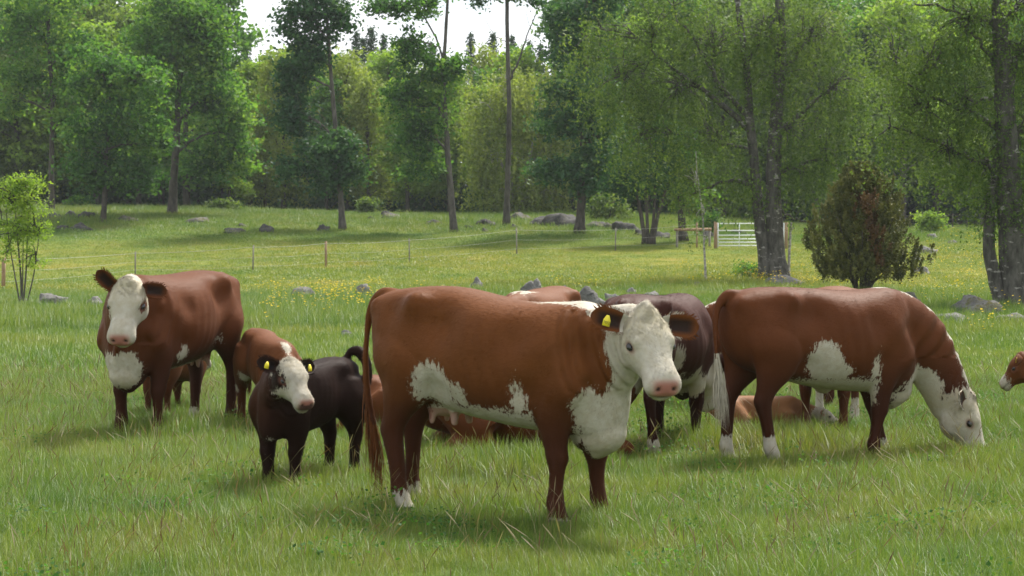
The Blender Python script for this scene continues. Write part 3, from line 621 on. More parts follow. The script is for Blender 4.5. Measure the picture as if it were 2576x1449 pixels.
# ------------------------------------------------------------------ fence and gate
if 'fence' in BUILD:
    fr = gat(820, 674); fe = empty('wire_fence', fr); tag(fe, 'electric rope fence on thin wooden posts running across the pasture', 'fence')
    posts = [(-250, 745, 640, 'old_wood', .06), (8, 727, 647, 'old_wood', .065), (340, 692, 633, 'grey_wood', .03), (636, 685, 617, 'grey_wood', .03), (820, 674, 607, 'old_wood', .05), (1030, 662, 600, 'grey_wood', .028), (1300, 641, 574, 'grey_wood', .035), (1548, 631, 574, 'grey_wood', .035), (1753, 624, 560, 'old_wood', .05)]
    tops = []
    for u, vb, vt, mt, rad in posts:
        g = gat(u, vb); h = (vb - vt) * g.y / F; b = MB()
        lean = np.array((.03 * math.sin(u), 0, 0)); b.tube([np.array(g - fr) + (0, 0, -.2), np.array(g - fr) + (0, 0, h * .5) + lean * .5, np.array(g - fr) + (0, 0, h) + lean], rad, 8)
        obj('post', b.mesh('post'), M[mt], fe); tops.append((np.array(g - fr), h))
    for f, rad in ((.92, .006), (.55, .004), (.22, .004)):
        for (g0, h0), (g1, h1) in zip(tops[:-1], tops[1:]):
            t = np.linspace(0, 1, 9)[:, None]; P = (g0 + (0, 0, h0 * f)) * (1 - t) + (g1 + (0, 0, h1 * f)) * t; P[:, 2] -= .05 * np.sin(math.pi * t[:, 0])
            P[:, 1] -= .05; b = MB(); b.tube(P, rad, 4, cap=False); obj('rope', b.mesh('rope'), M['rope'], fe)
    # galvanised field gate
    g = gat(1803, 626); s = F / g.y; ga = empty('field_gate', g); tag(ga, 'galvanised steel bar gate hung between wooden posts', 'gate')
    W, H = 172 / s, 60 / s; rot = 0.0
    bar = []
    for i, z in enumerate((.06, .20, .34, .50, .70, 1.0)):
        b = MB(); b.tube([(.06, 0, .08 + z * (H - .02)), (W - .06, 0, .08 + z * (H - .02))], .026, 8); obj('rail', b.mesh('rail'), M['steel'], ga)
    for i, x in enumerate((.06, W * .33, W * .62, W - .06)):
        b = MB(); b.tube([(x, .0, .06), (x, .0, H + .10)], .022 if 0 < i < 3 else .028, 8); obj('upright', b.mesh('upright'), M['steel'], ga)
    for x in (-.06, W + .06):
        p = Vector((g.x + x, g.y, gz(g.x + x, g.y))); b = MB(); b.tube([(0, 0, -.3), (0, 0, H * .6), (.0, 0, H + .16)], .085, 10)
        o = obj('gate_post', b.mesh('gate_post'), M['old_wood']); o.location = p
        tag(o, 'thick wooden gate post at the %s end of the steel gate' % ('rope fence' if x < 0 else 'birch'), 'post')
    r2 = g + Vector((-2.0, 1.5, 0)); wr = empty('wooden_rail', r2); tag(wr, 'short pale wooden rail fence behind the gate post', 'fence')
    for z in (.95, ):
        b = MB(); b.tube([(0, 0, z), (.9, 0, z), (1.9, 0, z + .02)], .07, 8); obj('rail', b.mesh('rail'), M['old_wood'], wr)
    for x in (.15, 1.8):
        b = MB(); b.tube([(x, .08, -.3), (x, .08, 1.0)], .06, 8); obj('post', b.mesh('post'), M['grey_wood'], wr)
    # far stock fence on the right
    ff = spot(2200, 128); fo = empty('stock_fence', ff); tag(fo, 'low dark stock fence along the far edge of the flowery meadow', 'fence')
    pts = []
    for u in range(2180, 2620, 36):
        g2 = spot(u, 128) - ff; pts.append(np.array(g2)); b = MB(); b.tube([np.array(g2) + (0, 0, -.2), np.array(g2) + (0, 0, 1.1)], .04, 6); obj('post', b.mesh('post'), M['dark_bark'], fo)
    for z in (.25, .5, .75, 1.0):
        for p0, p1 in zip(pts[:-1], pts[1:]):
            b = MB(); b.tube([p0 + (0, -.05, z), p1 + (0, -.05, z)], .012, 4, cap=False); obj('wire', b.mesh('wire'), M['dark_bark'], fo)

# ------------------------------------------------------------------ cattle
def coat_mat(name, red, red2, leg, white=(.42, .39, .325), sheen=.3, hair=False, spec=.16):
    m, nt, out = mat_new(name)
    a = N(nt, 'ShaderNodeAttribute', attribute_name='coat')
    sp = N(nt, 'ShaderNodeSeparateXYZ'); nt.links.new(a.outputs['Vector'], sp.inputs[0])
    b2 = N(nt, 'ShaderNodeAttribute', attribute_name='coat2')
    sp2 = N(nt, 'ShaderNodeSeparateXYZ'); nt.links.new(b2.outputs['Vector'], sp2.inputs[0])
    tc = N(nt, 'ShaderNodeTexCoord'); v = tc.outputs['Object']
    n1 = noise(nt, 3.2, 4, v, .6); n2 = noise(nt, 17, 3, v, .6); n3 = noise(nt, 1, 3, mapping(nt, v, (55, 55, 14)), .6)
    base = mixc(nt, ramp(nt, n1.outputs['Fac'], [(.25, (0, 0, 0)), (.75, (.7, .7, .7))]), red, red2)
    base = mixc(nt, mth(nt, 'MULTIPLY', ramp(nt, n3.outputs['Fac'], [(.3, (0, 0, 0)), (.7, (1, 1, 1))]), .12), base, tuple(x * .6 for x in red))
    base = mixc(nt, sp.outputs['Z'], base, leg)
    # edge of the white markings, frayed by the lie of the hair
    f = mth(nt, 'ADD', sp.outputs['X'], mth(nt, 'MULTIPLY', mth(nt, 'SUBTRACT', n2.outputs['Fac'], .5), .07))
    f = mth(nt, 'ADD', f, mth(nt, 'MULTIPLY', mth(nt, 'SUBTRACT', n3.outputs['Fac'], .5), .12))
    k = N(nt, 'ShaderNodeMapRange'); k.inputs[1].default_value = -.008; k.inputs[2].default_value = .008
    nt.links.new(f, k.inputs[0])
    wv = mixc(nt, ramp(nt, n2.outputs['Fac'], [(.35, (0, 0, 0)), (.7, (1, 1, 1))]), white, tuple(x * y for x, y in zip(white, (.86, .83, .76))))
    wv = mixc(nt, mth(nt, 'MULTIPLY', sp2.outputs['X'], ramp(nt, n3.outputs['Fac'], [(.25, (.2, .2, .2)), (.75, (1, 1, 1))])), wv, (.38, .325, .20))
    c = mixc(nt, k.outputs[0], base, wv)
    c = mixc(nt, sp.outputs['Y'], c, (.27, .115, .088))
    c = mixc(nt, sp2.outputs['Y'], c, (.012, .010, .010))
    c = mixc(nt, sp2.outputs['Z'], c, (.06, .052, .042))
    p = N(nt, 'ShaderNodeBsdfPrincipled', Roughness=.58)
    p.inputs['Specular IOR Level'].default_value = spec
    p.inputs['Sheen Weight'].default_value = sheen; p.inputs['Sheen Roughness'].default_value = .5
    nt.links.new(mixc(nt, .35, c, (1, .95, .9)), p.inputs['Sheen Tint'])
    nt.links.new(c, p.inputs['Base Color'])
    if hair:
        na = N(nt, 'ShaderNodeAttribute', attribute_name='nrm')
        vt = N(nt, 'ShaderNodeVectorTransform', vector_type='NORMAL', convert_from='OBJECT', convert_to='WORLD')
        nt.links.new(na.outputs['Vector'], vt.inputs[0]); nt.links.new(vt.outputs[0], p.inputs['Normal'])
    else:
        hb = noise(nt, 1, 4, mapping(nt, v, (22, 60, 40)), .6)
        b = N(nt, 'ShaderNodeBump', Strength=.22, Distance=.014); nt.links.new(hb.outputs['Fac'], b.inputs['Height'])
        nt.links.new(b.outputs[0], p.inputs['Normal'])
    nt.links.new(p.outputs[0], out.inputs['Surface']); return m
COATS = {  # last tone: dark legs with lower-body shade put in; brown patches on black
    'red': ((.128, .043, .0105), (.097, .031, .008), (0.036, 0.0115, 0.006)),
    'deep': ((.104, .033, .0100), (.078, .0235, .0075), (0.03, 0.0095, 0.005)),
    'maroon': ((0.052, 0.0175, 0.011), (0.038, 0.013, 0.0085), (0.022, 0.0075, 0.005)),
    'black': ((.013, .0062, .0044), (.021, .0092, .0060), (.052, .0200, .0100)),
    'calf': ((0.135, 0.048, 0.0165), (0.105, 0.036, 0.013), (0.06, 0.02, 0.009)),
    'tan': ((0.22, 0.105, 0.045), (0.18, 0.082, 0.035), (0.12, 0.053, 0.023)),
}
for k, c in COATS.items():
    M['coat_' + k] = coat_mat('coat_' + k, *c, sheen=.0 if k == 'black' else .04, spec=.05 if k == 'black' else .07)
    M['hair_' + k] = coat_mat('hair_' + k, *c, sheen=.0, hair=True, spec=.04 if k == 'black' else .06)
M['eye'] = plain_mat('eye', (.012, .010, .011), .3, 0, .1, 10, .6)
M['ear_tag'] = plain_mat('ear_tag', (.72, .60, .03), .45, 0, .1, 30)
M['tag_print'] = plain_mat('tag_print', (.02, .02, .02), .7, 0, .1, 30)

def loft_h(mb, secs, n=20, e=1.0):
    """horizontal sections (x,y,z,rx,ry)"""
    a = np.linspace(0, 2 * math.pi, n, endpoint=False)
    mb.rings([[(x + rx * math.cos(t), y + ry * math.sin(t), z) for t in a] for x, y, z, rx, ry in secs])
TORSO = [  # x, top, bottom, widest z, half width
    (-.87, 1.20, 1.00, 1.10, .07), (-.83, 1.29, .87, 1.10, .16), (-.72, 1.345, .76, 1.10, .245), (-.52, 1.368, .69, 1.10, .295),
    (-.30, 1.362, .63, 1.02, .322), (-.05, 1.345, .575, .95, .368), (.20, 1.335, .54, .92, .375), (.42, 1.342, .53, .92, .335),
    (.58, 1.35, .50, .92, .290), (.69, 1.29, .47, .87, .225), (.76, 1.19, .49, .81, .160), (.83, 1.03, .60, .79, .08)]
HEAD = [  # x (towards muzzle), top, bottom, half width
    (-.065, -.02, -.13, .05), (-.038, .025, -.18, .092), (.015, .052, -.225, .122), (.08, .056, -.255, .135), (.145, .050, -.268, .140),
    (.21, .034, -.250, .120), (.27, .018, -.212, .098), (.33, .008, -.180, .094), (.385, .004, -.172, .103), (.43, -.010, -.166, .108),
    (.465, -.035, -.150, .096), (.487, -.065, -.122, .058)]
HKX = .915
HEAD = [(x, t, b, w * 1.10) for x, t, b, w in HEAD]
HIND = [(-.55, .15, 1.14, .24, .11), (-.53, .18, .96, .265, .135), (-.52, .195, .82, .235, .125), (-.565, .195, .70, .165, .10), (-.64, .185, .59, .100, .072),
        (-.69, .18, .505, .083, .058), (-.688, .178, .43, .064, .050), (-.675, .175, .31, .049, .045), (-.67, .175, .19, .047, .044), (-.665, .175, .13, .057, .053),
        (-.645, .175, .08, .052, .050), (-.63, .175, .038, .068, .058), (-.62, .175, .0, .074, .06)]
FORE = [(.50, .14, 1.14, .17, .09), (.52, .195, .98, .195, .115), (.525, .205, .83, .185, .115), (.49, .20, .69, .140, .095), (.48, .19, .57, .098, .078),
        (.49, .185, .46, .073, .064), (.50, .18, .39, .074, .064), (.50, .178, .335, .055, .052), (.495, .175, .22, .047, .045), (.495, .175, .135, .057, .053),
        (.51, .175, .085, .051, .050), (.525, .175, .038, .068, .058), (.535, .175, .0, .074, .06)]

def ear_mesh(L, W, ear_seed=0, fringe=True):
    """cupped ear: grows along +X, opening towards +Z; returns mesh with coat attributes"""
    rng = np.random.default_rng(ear_seed)
    ns, nt_ = 14, 11
    V = []; inner = []
    for side in (0, 1):
        for i in range(ns):
            s = i / (ns - 1)
            w = W * (0.30 + 0.70 * math.sin(math.pi * min(1, s * .62 + .14)) ** .8) * (1 - max(0, s - .72) ** 2 / .0784 * .93) ** .5
            for j in range(nt_):
                t = j / (nt_ - 1) * 2 - 1
                cup = (1 - t * t) * .55 * w * (1 - .6 * s) * (1.0 if s < .95 else .6)
                z = -cup + (-.010 if side else .006) * (1 - abs(t) ** 4) - .03 * s * s
                V.append((s * L, t * w, z))
    V = np.array(V); n1 = ns * nt_
    i, j = np.meshgrid(np.arange(ns - 1), np.arange(nt_ - 1), indexing='ij')
    a = (i * nt_ + j).ravel(); q = np.stack([a, a + nt_, a + nt_ + 1, a + 1], -1)
    q2 = q[:, ::-1] + n1
    rim = [k for k in range(0, n1, nt_)] + [(ns - 1) * nt_ + k for k in range(1, nt_)] + [k * nt_ + nt_ - 1 for k in range(ns - 2, -1, -1)]
    rim = np.array(rim); r2 = np.roll(rim, -1)[:-1]; r1 = rim[:-1]
    q3 = np.stack([r1, r2, r2 + n1, r1 + n1], -1)
    faces = [np.concatenate([q, q2, q3])]
    tri = []
    if fringe:  # hair along the rim
        H = []; base = len(V)
        for k in range(260):
            s = rng.uniform(.08, 1.0); sgn = -1 if rng.random() < .62 else 1
            ii = int(s * (ns - 1)); e = V[ii * nt_ + (0 if sgn < 0 else nt_ - 1)]
            d = np.array([.35 + .5 * s, sgn * (1.0 - .5 * s), rng.normal(0, .35)]); d /= np.linalg.norm(d)
            p = e * 1.0 + np.array([rng.normal(0, .004), 0, rng.normal(0, .004)]); ln = rng.uniform(.015, .035) * L / .22
            sd = np.cross(d, (0, 0, 1)); sd /= np.linalg.norm(sd)
            H += [p - sd * .0016, p + sd * .0016, p + d * ln]
            tri.append((base, base + 1, base + 2)); base += 3
        V = np.concatenate([V, np.array(H)]); faces.append(np.array(tri))
    me = mesh_np('ear', V, faces, True)
    return me, n1

def cow(label, root, psi, S=1.0, coat='red', poll=(1.12, 0, 1.30), hyaw=0., hpitch=60., hroll=0., hs=1.0,
        feet=((0, 0), (0, 0), (0, 0), (0, 0)), tail=None, switch=(.30, .07, 'red'), blobs=(), calf=False, udder=False, lying=False,
        vox=.016, hair=0, ears=((15, -10), (15, -10)), tags=(), group='cattle grazing in the pasture', white=None, name='cow', cat='cow',
        pitch=0.0, slim=1.0, deep=1.0, eartone='dark', legwhite=(), mouth=True, digits=None, pollhair=True, throat=None, crest=None, seed=1, curl=0.0, tailr=.028, fall=0.0, es=1.0, nosedark=0.0, brown=(), peak=False):
    rng = np.random.default_rng(seed)
    mb = MB()
    dz = 0.0
    if lying: dz = -.50
    # torso
    T = np.array(TORSO)
    if calf:
        T[:, 2] = T[:, 3] - (T[:, 3] - T[:, 2]) * .90; T[:, 4] *= .80; T[:, 1] = 1.345 + (T[:, 1] - 1.345) * .8
        T[:, 2] = np.maximum(T[:, 2], .53)
    T[:, 1] -= fall * smooth(-.45, .45, T[:, 0])
    T[:, 4] *= slim; T[:, 2] = T[:, 3] - (T[:, 3] - T[:, 2]) * deep
    T = cr(T, 30); a = np.linspace(0, 2 * math.pi, 36, endpoint=False)
    rr = []
    for x, tp, bt, zc, w in T:
        c, s_ = np.cos(a), np.sin(a)
        y = w * np.sign(c) * np.abs(c) ** .82
        z = np.where(s_ > 0, zc + (tp - zc) * np.abs(s_) ** .80, zc - (zc - bt) * np.abs(s_) ** .92)
        # back is rounded, spine slightly raised
        rr.append(np.stack([np.full(36, x), y, z + dz], -1))
    mb.rings(rr)
    # legs
    th = 1.30 if calf else 1.0
    if not lying:
        for k, (src, sg) in enumerate(((FORE, 1), (FORE, -1), (HIND, 1), (HIND, -1))):
            fx, fy = feet[k][:2]; kb = feet[k][2] if len(feet[k]) > 2 else 0.0
            P = cr(src, 30)
            out = []
            for x, y, z, rx, ry in P:
                f = min(1, max(0, (1.0 - z) / 1.0)) ** 1.15
                q = math.exp(-((z - .40) / .16) ** 2) * kb
                t2 = th if z < .75 else 1 - (1 - th) * .6
                out.append((x + fx * f + q, sg * y * (slim if z > .6 else 1) + fy * f, z, rx * t2, ry * t2))
            loft_h(mb, out)
    else:
        for sg in (1, -1):   # folded limbs of a lying animal
            P = np.array([(.50, sg * .20, .50), (.42, sg * .26, .26), (.62, sg * .27, .13), (.82, sg * .26, .10), (.86, sg * .24, .06), (.62, sg * .22, .05)])
            mb.tube(cr(P, 16), np.interp(np.linspace(0, 1, 16), [0, .25, .5, .75, 1], [.16, .12, .075, .06, .05]), 12)
            P = np.array([(-.58, sg * .20, .62), (-.40, sg * .34, .36), (-.28, sg * .40, .20), (-.55, sg * .40, .11), (-.62, sg * .38, .07), (-.30, sg * .42, .05)])
            mb.tube(cr(P, 16), np.interp(np.linspace(0, 1, 16), [0, .25, .5, .75, 1], [.25, .20, .13, .07, .05]), 12)
    # head frame
    ry_, rp = R(hyaw), R(hpitch)
    h = np.array([math.cos(rp) * math.cos(ry_), math.cos(rp) * math.sin(ry_), -math.sin(rp)])
    lf = np.array([-math.sin(ry_), math.cos(ry_), 0.0]); up = np.cross(h, lf)
    if hroll:
        c_, s_ = math.cos(R(hroll)), math.sin(R(hroll)); lf, up = lf * c_ + up * s_, up * c_ - lf * s_
    HM = np.stack([h, lf, up], 1)           # columns: forward, left, dorsal
    poll = np.array(poll, float)
    def hw(p): return poll + (np.asarray(p, float) * hs) @ HM.T
    HS = np.array(HEAD)
    if calf:
        HS[:, 0] *= .96; HS[5:, 3] *= .90; HS[:6, 1] += .012
    Hh = cr(HS, 26); rr = []
    for x, tp, bt, w in Hh:
        c, s_ = np.cos(a), np.sin(a); zc = tp - (tp - bt) * .42
        # forehead flat, jaw narrower
        y = w * np.sign(c) * np.abs(c) ** .78 * np.where(s_ < 0, 1 - .38 * np.abs(s_) ** 2, 1.0)
        z = np.where(s_ > 0, zc + (tp - zc) * np.abs(s_) ** .72, zc - (zc - bt) * np.abs(s_) ** .9)
        rr.append(hw(np.stack([np.full(36, x), y, z], -1)))
    mb.rings(rr)
    hk = .88 if calf else HKX
    for sg in (1, -1):
        mb.ell(hw((.165 * hk, sg * .112, -.012)), np.array((.055, .036, .046)) * hs, HM)       # brow
        mb.ell(hw((.13 * hk, sg * .088, -.155)), np.array((.105, .045, .095)) * hs, HM)       # cheek
        mb.ell(hw((.455 * hk, sg * .058, -.055)), np.array((.06, .036, .045)) * hs, HM)       # nostril wing
    mb.ell(hw((.470 * hk, 0, -.140)), np.array((.055, .062, .035)) * hs, HM)                   # chin
    mb.ell(hw((-.008, 0, .020)), np.array((.062, .085, .055)) * hs, HM)                         # poll knob
    if peak:                                                                                   # tuft of hair on the poll
        mb.ell(hw((-.035, 0, .028)), np.array((.055, .075, .045)) * hs, HM); mb.ell(hw((-.062, 0, .038)), np.array((.042, .042, .04)) * hs, HM)
    # neck
    nb = np.array((.56, 0, 1.03 + dz - fall)); hd = hw((.055, 0, -.115))
    d0 = np.array((1, 0, .18)); L = np.linalg.norm(hd - nb)
    c1 = nb + d0 / np.linalg.norm(d0) * L * .42; c2 = hd - h * L * (.18 if hpitch < 80 else .3) + np.array((0, 0, .03))
    tt = np.linspace(0, 1, 16)[:, None]
    cp = (1 - tt) ** 3 * nb + 3 * (1 - tt) ** 2 * tt * c1 + 3 * (1 - tt) * tt ** 2 * c2 + tt ** 3 * hd
    tn = np.gradient(cp, axis=0); tn /= np.linalg.norm(tn, axis=1)[:, None]
    sd = np.array((0, 1., 0)) * (1 - tt) + lf * tt; sd -= tn * (sd * tn).sum(1)[:, None]; sd /= np.linalg.norm(sd, axis=1)[:, None]
    un = np.cross(tn, sd)
    kn = .80 if calf else 1.0
    rh = np.interp(tt[:, 0], [0, .3, .65, 1], [.32, .255, .190, .140 * hs]) * kn; rw = np.interp(tt[:, 0], [0, .3, .65, 1], [.225, .165, .122, .105 * hs]) * kn
    mb.rings([[cp[i] + un[i] * rh[i] * math.sin(t) * (1 if math.sin(t) > 0 else 1.12) + sd[i] * rw[i] * math.cos(t) for t in a] for i in range(16)])
    blobs = list(blobs)
    if throat:
        for t_ in np.linspace(throat[0], throat[1], 7):
            i = min(15, int(t_ * 15)); c_ = cp[i] - un[i] * rh[i] * throat[3]; blobs.insert(0, (1, 'b', tuple(c_), (throat[2],) * 3))
    if crest:
        for t_ in np.linspace(crest[0], crest[1], 7):
            i = min(15, int(t_ * 15)); c_ = cp[i] + un[i] * rh[i] * 1.0; blobs.insert(0, (1, 'b', tuple(c_), (crest[2],) * 3))
    # dewlap
    if not calf and not lying:
        dp = np.stack([cp[i] - un[i] * rh[i] * .98 for i in (13, 11, 9, 7, 5)] + [np.array((.815, 0, .66)), np.array((.74, 0, .50)), np.array((.62, 0, .46))])
        dp[:5] += (np.array((0, 0, -1)) * .015)
        mb.tube(cr(dp, 16), np.interp(np.linspace(0, 1, 16), [0, .3, .7, .88, 1], [.020, .027, .042, .072, .085]), 12)
        mb.ell((.655, 0, .545), (.18, .14, .14))
    if udder:
        mb.ell((-.39, 0, .69), (.15, .13, .11))
        for x, sg in ((-.28, 1), (-.28, -1), (-.44, 1), (-.44, -1)):
            loft_h(mb, [(x, sg * .075, .64, .040, .040), (x, sg * .08, .595, .026, .026), (x, sg * .082, .545, .021, .021), (x, sg * .082, .535, .012, .012)], 10)
    # tail
    if tail is None: tail = [(-.74, 0, 1.305), (-.85, 0, 1.295), (-.925, 0, 1.17), (-.93, 0, .95), (-.92, .01, .75), (-.92, .01, .62)]
    tp = cr(np.array(tail, float) + np.array((0, 0, dz * 0)), 22)
    mb.tube(tp, np.interp(np.linspace(0, 1, 22), [0, .12, .4, 1], [.045, .044, tailr, tailr * .75]), 10, ref=(0, 1, 0))
    # one continuous skin
    me0 = mb.mesh('body_raw', False); tmp = obj('tmp', me0)
    md = tmp.modifiers.new('r', 'REMESH'); md.mode = 'VOXEL'; md.voxel_size = vox / S; md.use_smooth_shade = True
    dg = bpy.context.evaluated_depsgraph_get(); ev = tmp.evaluated_get(dg)
    me = bpy.data.meshes.new_from_object(ev, depsgraph=dg)
    bpy.data.objects.remove(tmp); bpy.data.meshes.remove(me0)
    nv = len(me.vertices); V = np.empty(nv * 3, np.float32); me.vertices.foreach_get('co', V); V = V.reshape(-1, 3).astype(float)
    E = np.empty(len(me.edges) * 2, np.int32); me.edges.foreach_get('vertices', E); E = E.reshape(-1, 2)
    deg = np.bincount(E.ravel(), minlength=nv)[:, None].astype(float)
    def lap(X):
        s = np.zeros_like(X)
        for k in range(X.shape[1]):
            s[:, k] = np.bincount(E[:, 0], X[E[:, 1], k], nv) + np.bincount(E[:, 1], X[E[:, 0], k], nv)
        return s / np.maximum(deg, 1)
    hl = ((V - poll) @ HM) / hs
    ish = ((hl[:, 0] > -.08) & (np.abs(hl[:, 1]) < .22) & (hl[:, 2] > -.34) & (hl[:, 2] < .15) & (hl[:, 0] < .6))
    lowl = (V[:, 2] < .5)
    if not lying: lowl = V[:, 2] < .55
    w_s = np.where(ish & (hl[:, 0] > .1), .35, np.where(lowl, .45, .9))[:, None]
    for _ in range(int(9 * .016 / vox) + 3):
        V = V + w_s * .75 * (lap(V) - V); V = V - w_s * .55 * (lap(V) - V) * .62
    # sculpting pushes along the normal
    me.vertices.foreach_set('co', V.astype(np.float32).ravel()); me.update()
    NR = np.empty(nv * 3, np.float32); me.vertex_normals.foreach_get('vector', NR); NR = NR.reshape(-1, 3).astype(float)
    k = .4 if calf else 1.0
    PUSH = [((-.44, .27, 1.285), .085, .040), ((-.27, .31, 1.16), .13, -.040), ((-.80, .13, 1.24), .06, .022), ((-.62, .27, 1.22), .10, -.018),
            ((.47, .30, 1.03), .13, .022), ((.27, .35, 1.08), .10, -.020), ((.33, .33, .78), .09, -.020), ((.66, .24, 1.0), .10, -.022), ((.62, .25, .78), .09, .022),
            ((-.50, .32, .95), .14, .020), ((-.31, .30, .74), .10, -.026), ((-.66, .24, .80), .08, -.012)]
    D = np.zeros(nv)
    for c, r, am in PUSH:
        for sg in (1, -1):
            p = np.array((c[0], sg * c[1] * slim * (.8 if calf else 1), c[2] + dz))
            D += am * 1.5 * k * np.exp(-((V - p) ** 2).sum(1) / r ** 2)
    # skin folds on the neck and faint ribs
    t_n = (V - nb) @ ((hd - nb) / L) / L
    nk = smooth(.05, .3, t_n) * (1 - smooth(.65, .95, t_n)) * (V[:, 2] < 1.25 + dz)
    D += .009 * nk * np.sin(t_n * 44 + V[:, 2] * 4) * (0 if lying else 1) * smooth(.05, .12, np.abs((V - nb) @ np.array((0, 1., 0))))* (V[:, 2] > .80)
    D += .002 * np.exp(-((V[:, 0] - 0.05) / .25) ** 2) * np.sin(V[:, 0] * 58 + V[:, 2] * 9) * smooth(.62, .8, V[:, 2] - dz) * (1 - smooth(1.1, 1.3, V[:, 2] - dz))
    D += .006 * np.sin(V[:, 0] * 9 + 1.3 * seed) * np.sin(V[:, 2] * 8 + V[:, 1] * 5 + seed)
    # nostrils and mouth
    hk = .88 if calf else HKX
    D = np.where(ish & (hl[:, 0] > .30), 0, D)
    for sg in (1, -1):
        q = (hl - np.array((.503 * hk, sg * .050, -.052))) / np.array((.022, .020, .016))
        D -= .020 * hs * np.exp(-(q ** 2).sum(1))
    mline = (hl[:, 2] + .112) / .010
    mm = np.exp(-mline ** 2) * smooth(.34 * hk, .40 * hk, hl[:, 0]) * ish
    D -= .010 * hs * mm
    for sg in (1, -1):   # eye sockets
        q = (hl - np.array((.175 * hk, sg * .135, -.045))) / np.array((.035, .03, .028))
        D -= .012 * hs * np.exp(-(q ** 2).sum(1))
    V = V + NR * D[:, None]
    me.vertices.foreach_set('co', V.astype(np.float32).ravel())
    # coat fields
    hl = ((V - poll) @ HM) / hs
    W = np.full(nv, -.3)
    for sgn, fr, c, r in blobs:
        X = hl if fr == 'h' else V
        sides = ((1, -1) if fr in ('h', 'b') else ((1,) if fr == 'l' else (-1,)))
        for sd_ in sides:
            q = (X - np.array((c[0], c[1] * sd_, c[2]))) / np.array(r)
            g = (1 - np.linalg.norm(q, axis=1)) * min(r)
            W = np.maximum(W, g) if sgn > 0 else np.minimum(W, -g)
    for ki in legwhite:
        leg, ht = ki
        sx = 1 if leg < 2 else -1; sy = 1 if leg % 2 == 0 else -1
        sel = (V[:, 0] * sx > 0.05) & (V[:, 1] * sy > .0) & (V[:, 2] < .5) & ((V[:, 0] * sx) < .95)
        W = np.where(sel, np.maximum(W, ht - V[:, 2]), W)
    P = np.zeros(nv); DK = np.zeros(nv); LEG_SHADE_TINT = np.zeros(nv); YL = np.zeros(nv); HF = np.zeros(nv)
    nose = np.exp(-(((hl[:, 0] - .515 * hk) / .045) ** 4)) * np.exp(-((hl[:, 1] / .086) ** 6)) * np.exp(-(((hl[:, 2] + .055) / .054) ** 6))
    P = np.maximum(P, nose * ish)
    for sg in (1, -1):
        q = (hl - np.array((.503 * hk, sg * .050, -.052))) / np.array((.017, .016, .012)); DK = np.maximum(DK, np.exp(-(q ** 2).sum(1) ** 2))
        q = (hl - np.array((.185 * hk, sg * .140, -.045))) / np.array((.046, .05, .030)); P = np.maximum(P, .7 * np.exp(-(q ** 2).sum(1) ** 2)); q = (hl - np.array((.180 * hk, sg * .140, -.045))) / np.array((.036, .05, .026)); DK = np.maximum(DK, .6 * np.exp(-(q ** 2).sum(1) ** 2))
    DK = np.maximum(DK, mm * .65)
    if nosedark: DK = np.maximum(DK, nosedark * nose * ish * (hl[:, 2] < -.05))
    if udder:
        q = (V - np.array((-.38, 0, .57))) / np.array((.19, .17, .10)); P = np.maximum(P, .45 * np.exp(-(q ** 2).sum(1) ** 3))
        P = np.maximum(P, ((V[:, 2] < .64) & (V[:, 2] > .50) & (np.abs(V[:, 1]) < .112) & (V[:, 0] < -.2) & (V[:, 0] > -.5)) * .7)
    if not lying:
        LEG_SHADE_TINT = np.clip(1 - smooth(.45, .95, V[:, 2]), 0, 1) * .85  # legs' own dark hair, plus lower-body shade put into the coat colour
        HF = (1 - smooth(.040, .050, V[:, 2])) * ~(ish & (hl[:, 0] > .1))
        W = np.where(V[:, 2] < .05, np.minimum(W, .5), W)
    if coat == 'black':      # sun-browned hair on neck and shoulder
        LEG_SHADE_TINT = np.zeros(nv)
        for c_, r2 in brown: LEG_SHADE_TINT = np.maximum(LEG_SHADE_TINT, .9 * np.exp(-(((V - np.array(c_)) / np.array(r2)) ** 2).sum(1)))
    YL = np.exp(-(((hl[:, 0] - .02) / .13) ** 2)) * smooth(-.20, -.08, hl[:, 2]) * smooth(-.09, -.03, hl[:, 0]) * ish * .7 * (0.3 if calf else 1)
    if not lying: YL = np.maximum(YL, (1 - smooth(.45, .60, V[:, 2])) * (V[:, 2] > .38) * .5)
    attr(me, 'coat', 'FLOAT_VECTOR', 'POINT', np.stack([W, P, LEG_SHADE_TINT], -1))
    attr(me, 'coat2', 'FLOAT_VECTOR', 'POINT', np.stack([YL, DK, HF], -1))
    me.polygons.foreach_set('use_smooth', np.ones(len(me.polygons), bool)); me.update(); me.name = 'body'
    me.materials.clear()
    ro = empty(name, root, R(psi)); ro.scale = (S, S, S)
    if pitch: ro.rotation_euler = (0, R(pitch), R(psi))
    tag(ro, label, cat, group)
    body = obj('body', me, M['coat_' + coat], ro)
    # eyes
    for sg in (1, -1):
        e = MB(); e.ell(hw((.180 * hk, sg * (.128 if calf else .139), -.045)), np.array((.026, .019, .019)) * hs, HM, 14, 9)
        eo = obj('eye', e.mesh('eye'), M['eye'], ro)
    # ears
    eL = .225 * hs * es; eW = .068 * hs * es
    for n_, sg in enumerate((1, -1)):
        back, dr = ears[n_]
        eme, ni = ear_mesh(eL, eW, seed + n_, fringe=vox < .02)
        n = len(eme.vertices); xs = np.empty(n * 3, np.float32); eme.vertices.foreach_get('co', xs); xs = xs.reshape(-1, 3).astype(float)
        s_ = xs[:, 0] / eL; rim = np.abs(xs[:, 1]) / (eW)
        isin = np.arange(n) < ni; fr = np.arange(n) >= 2 * ni
        # outward, a little back (towards the neck) and drooping; opening faces forward
        o = np.array((-math.sin(R(back)), sg * math.cos(R(back)) * math.cos(R(dr)), math.sin(R(dr)))); o /= np.linalg.norm(o)
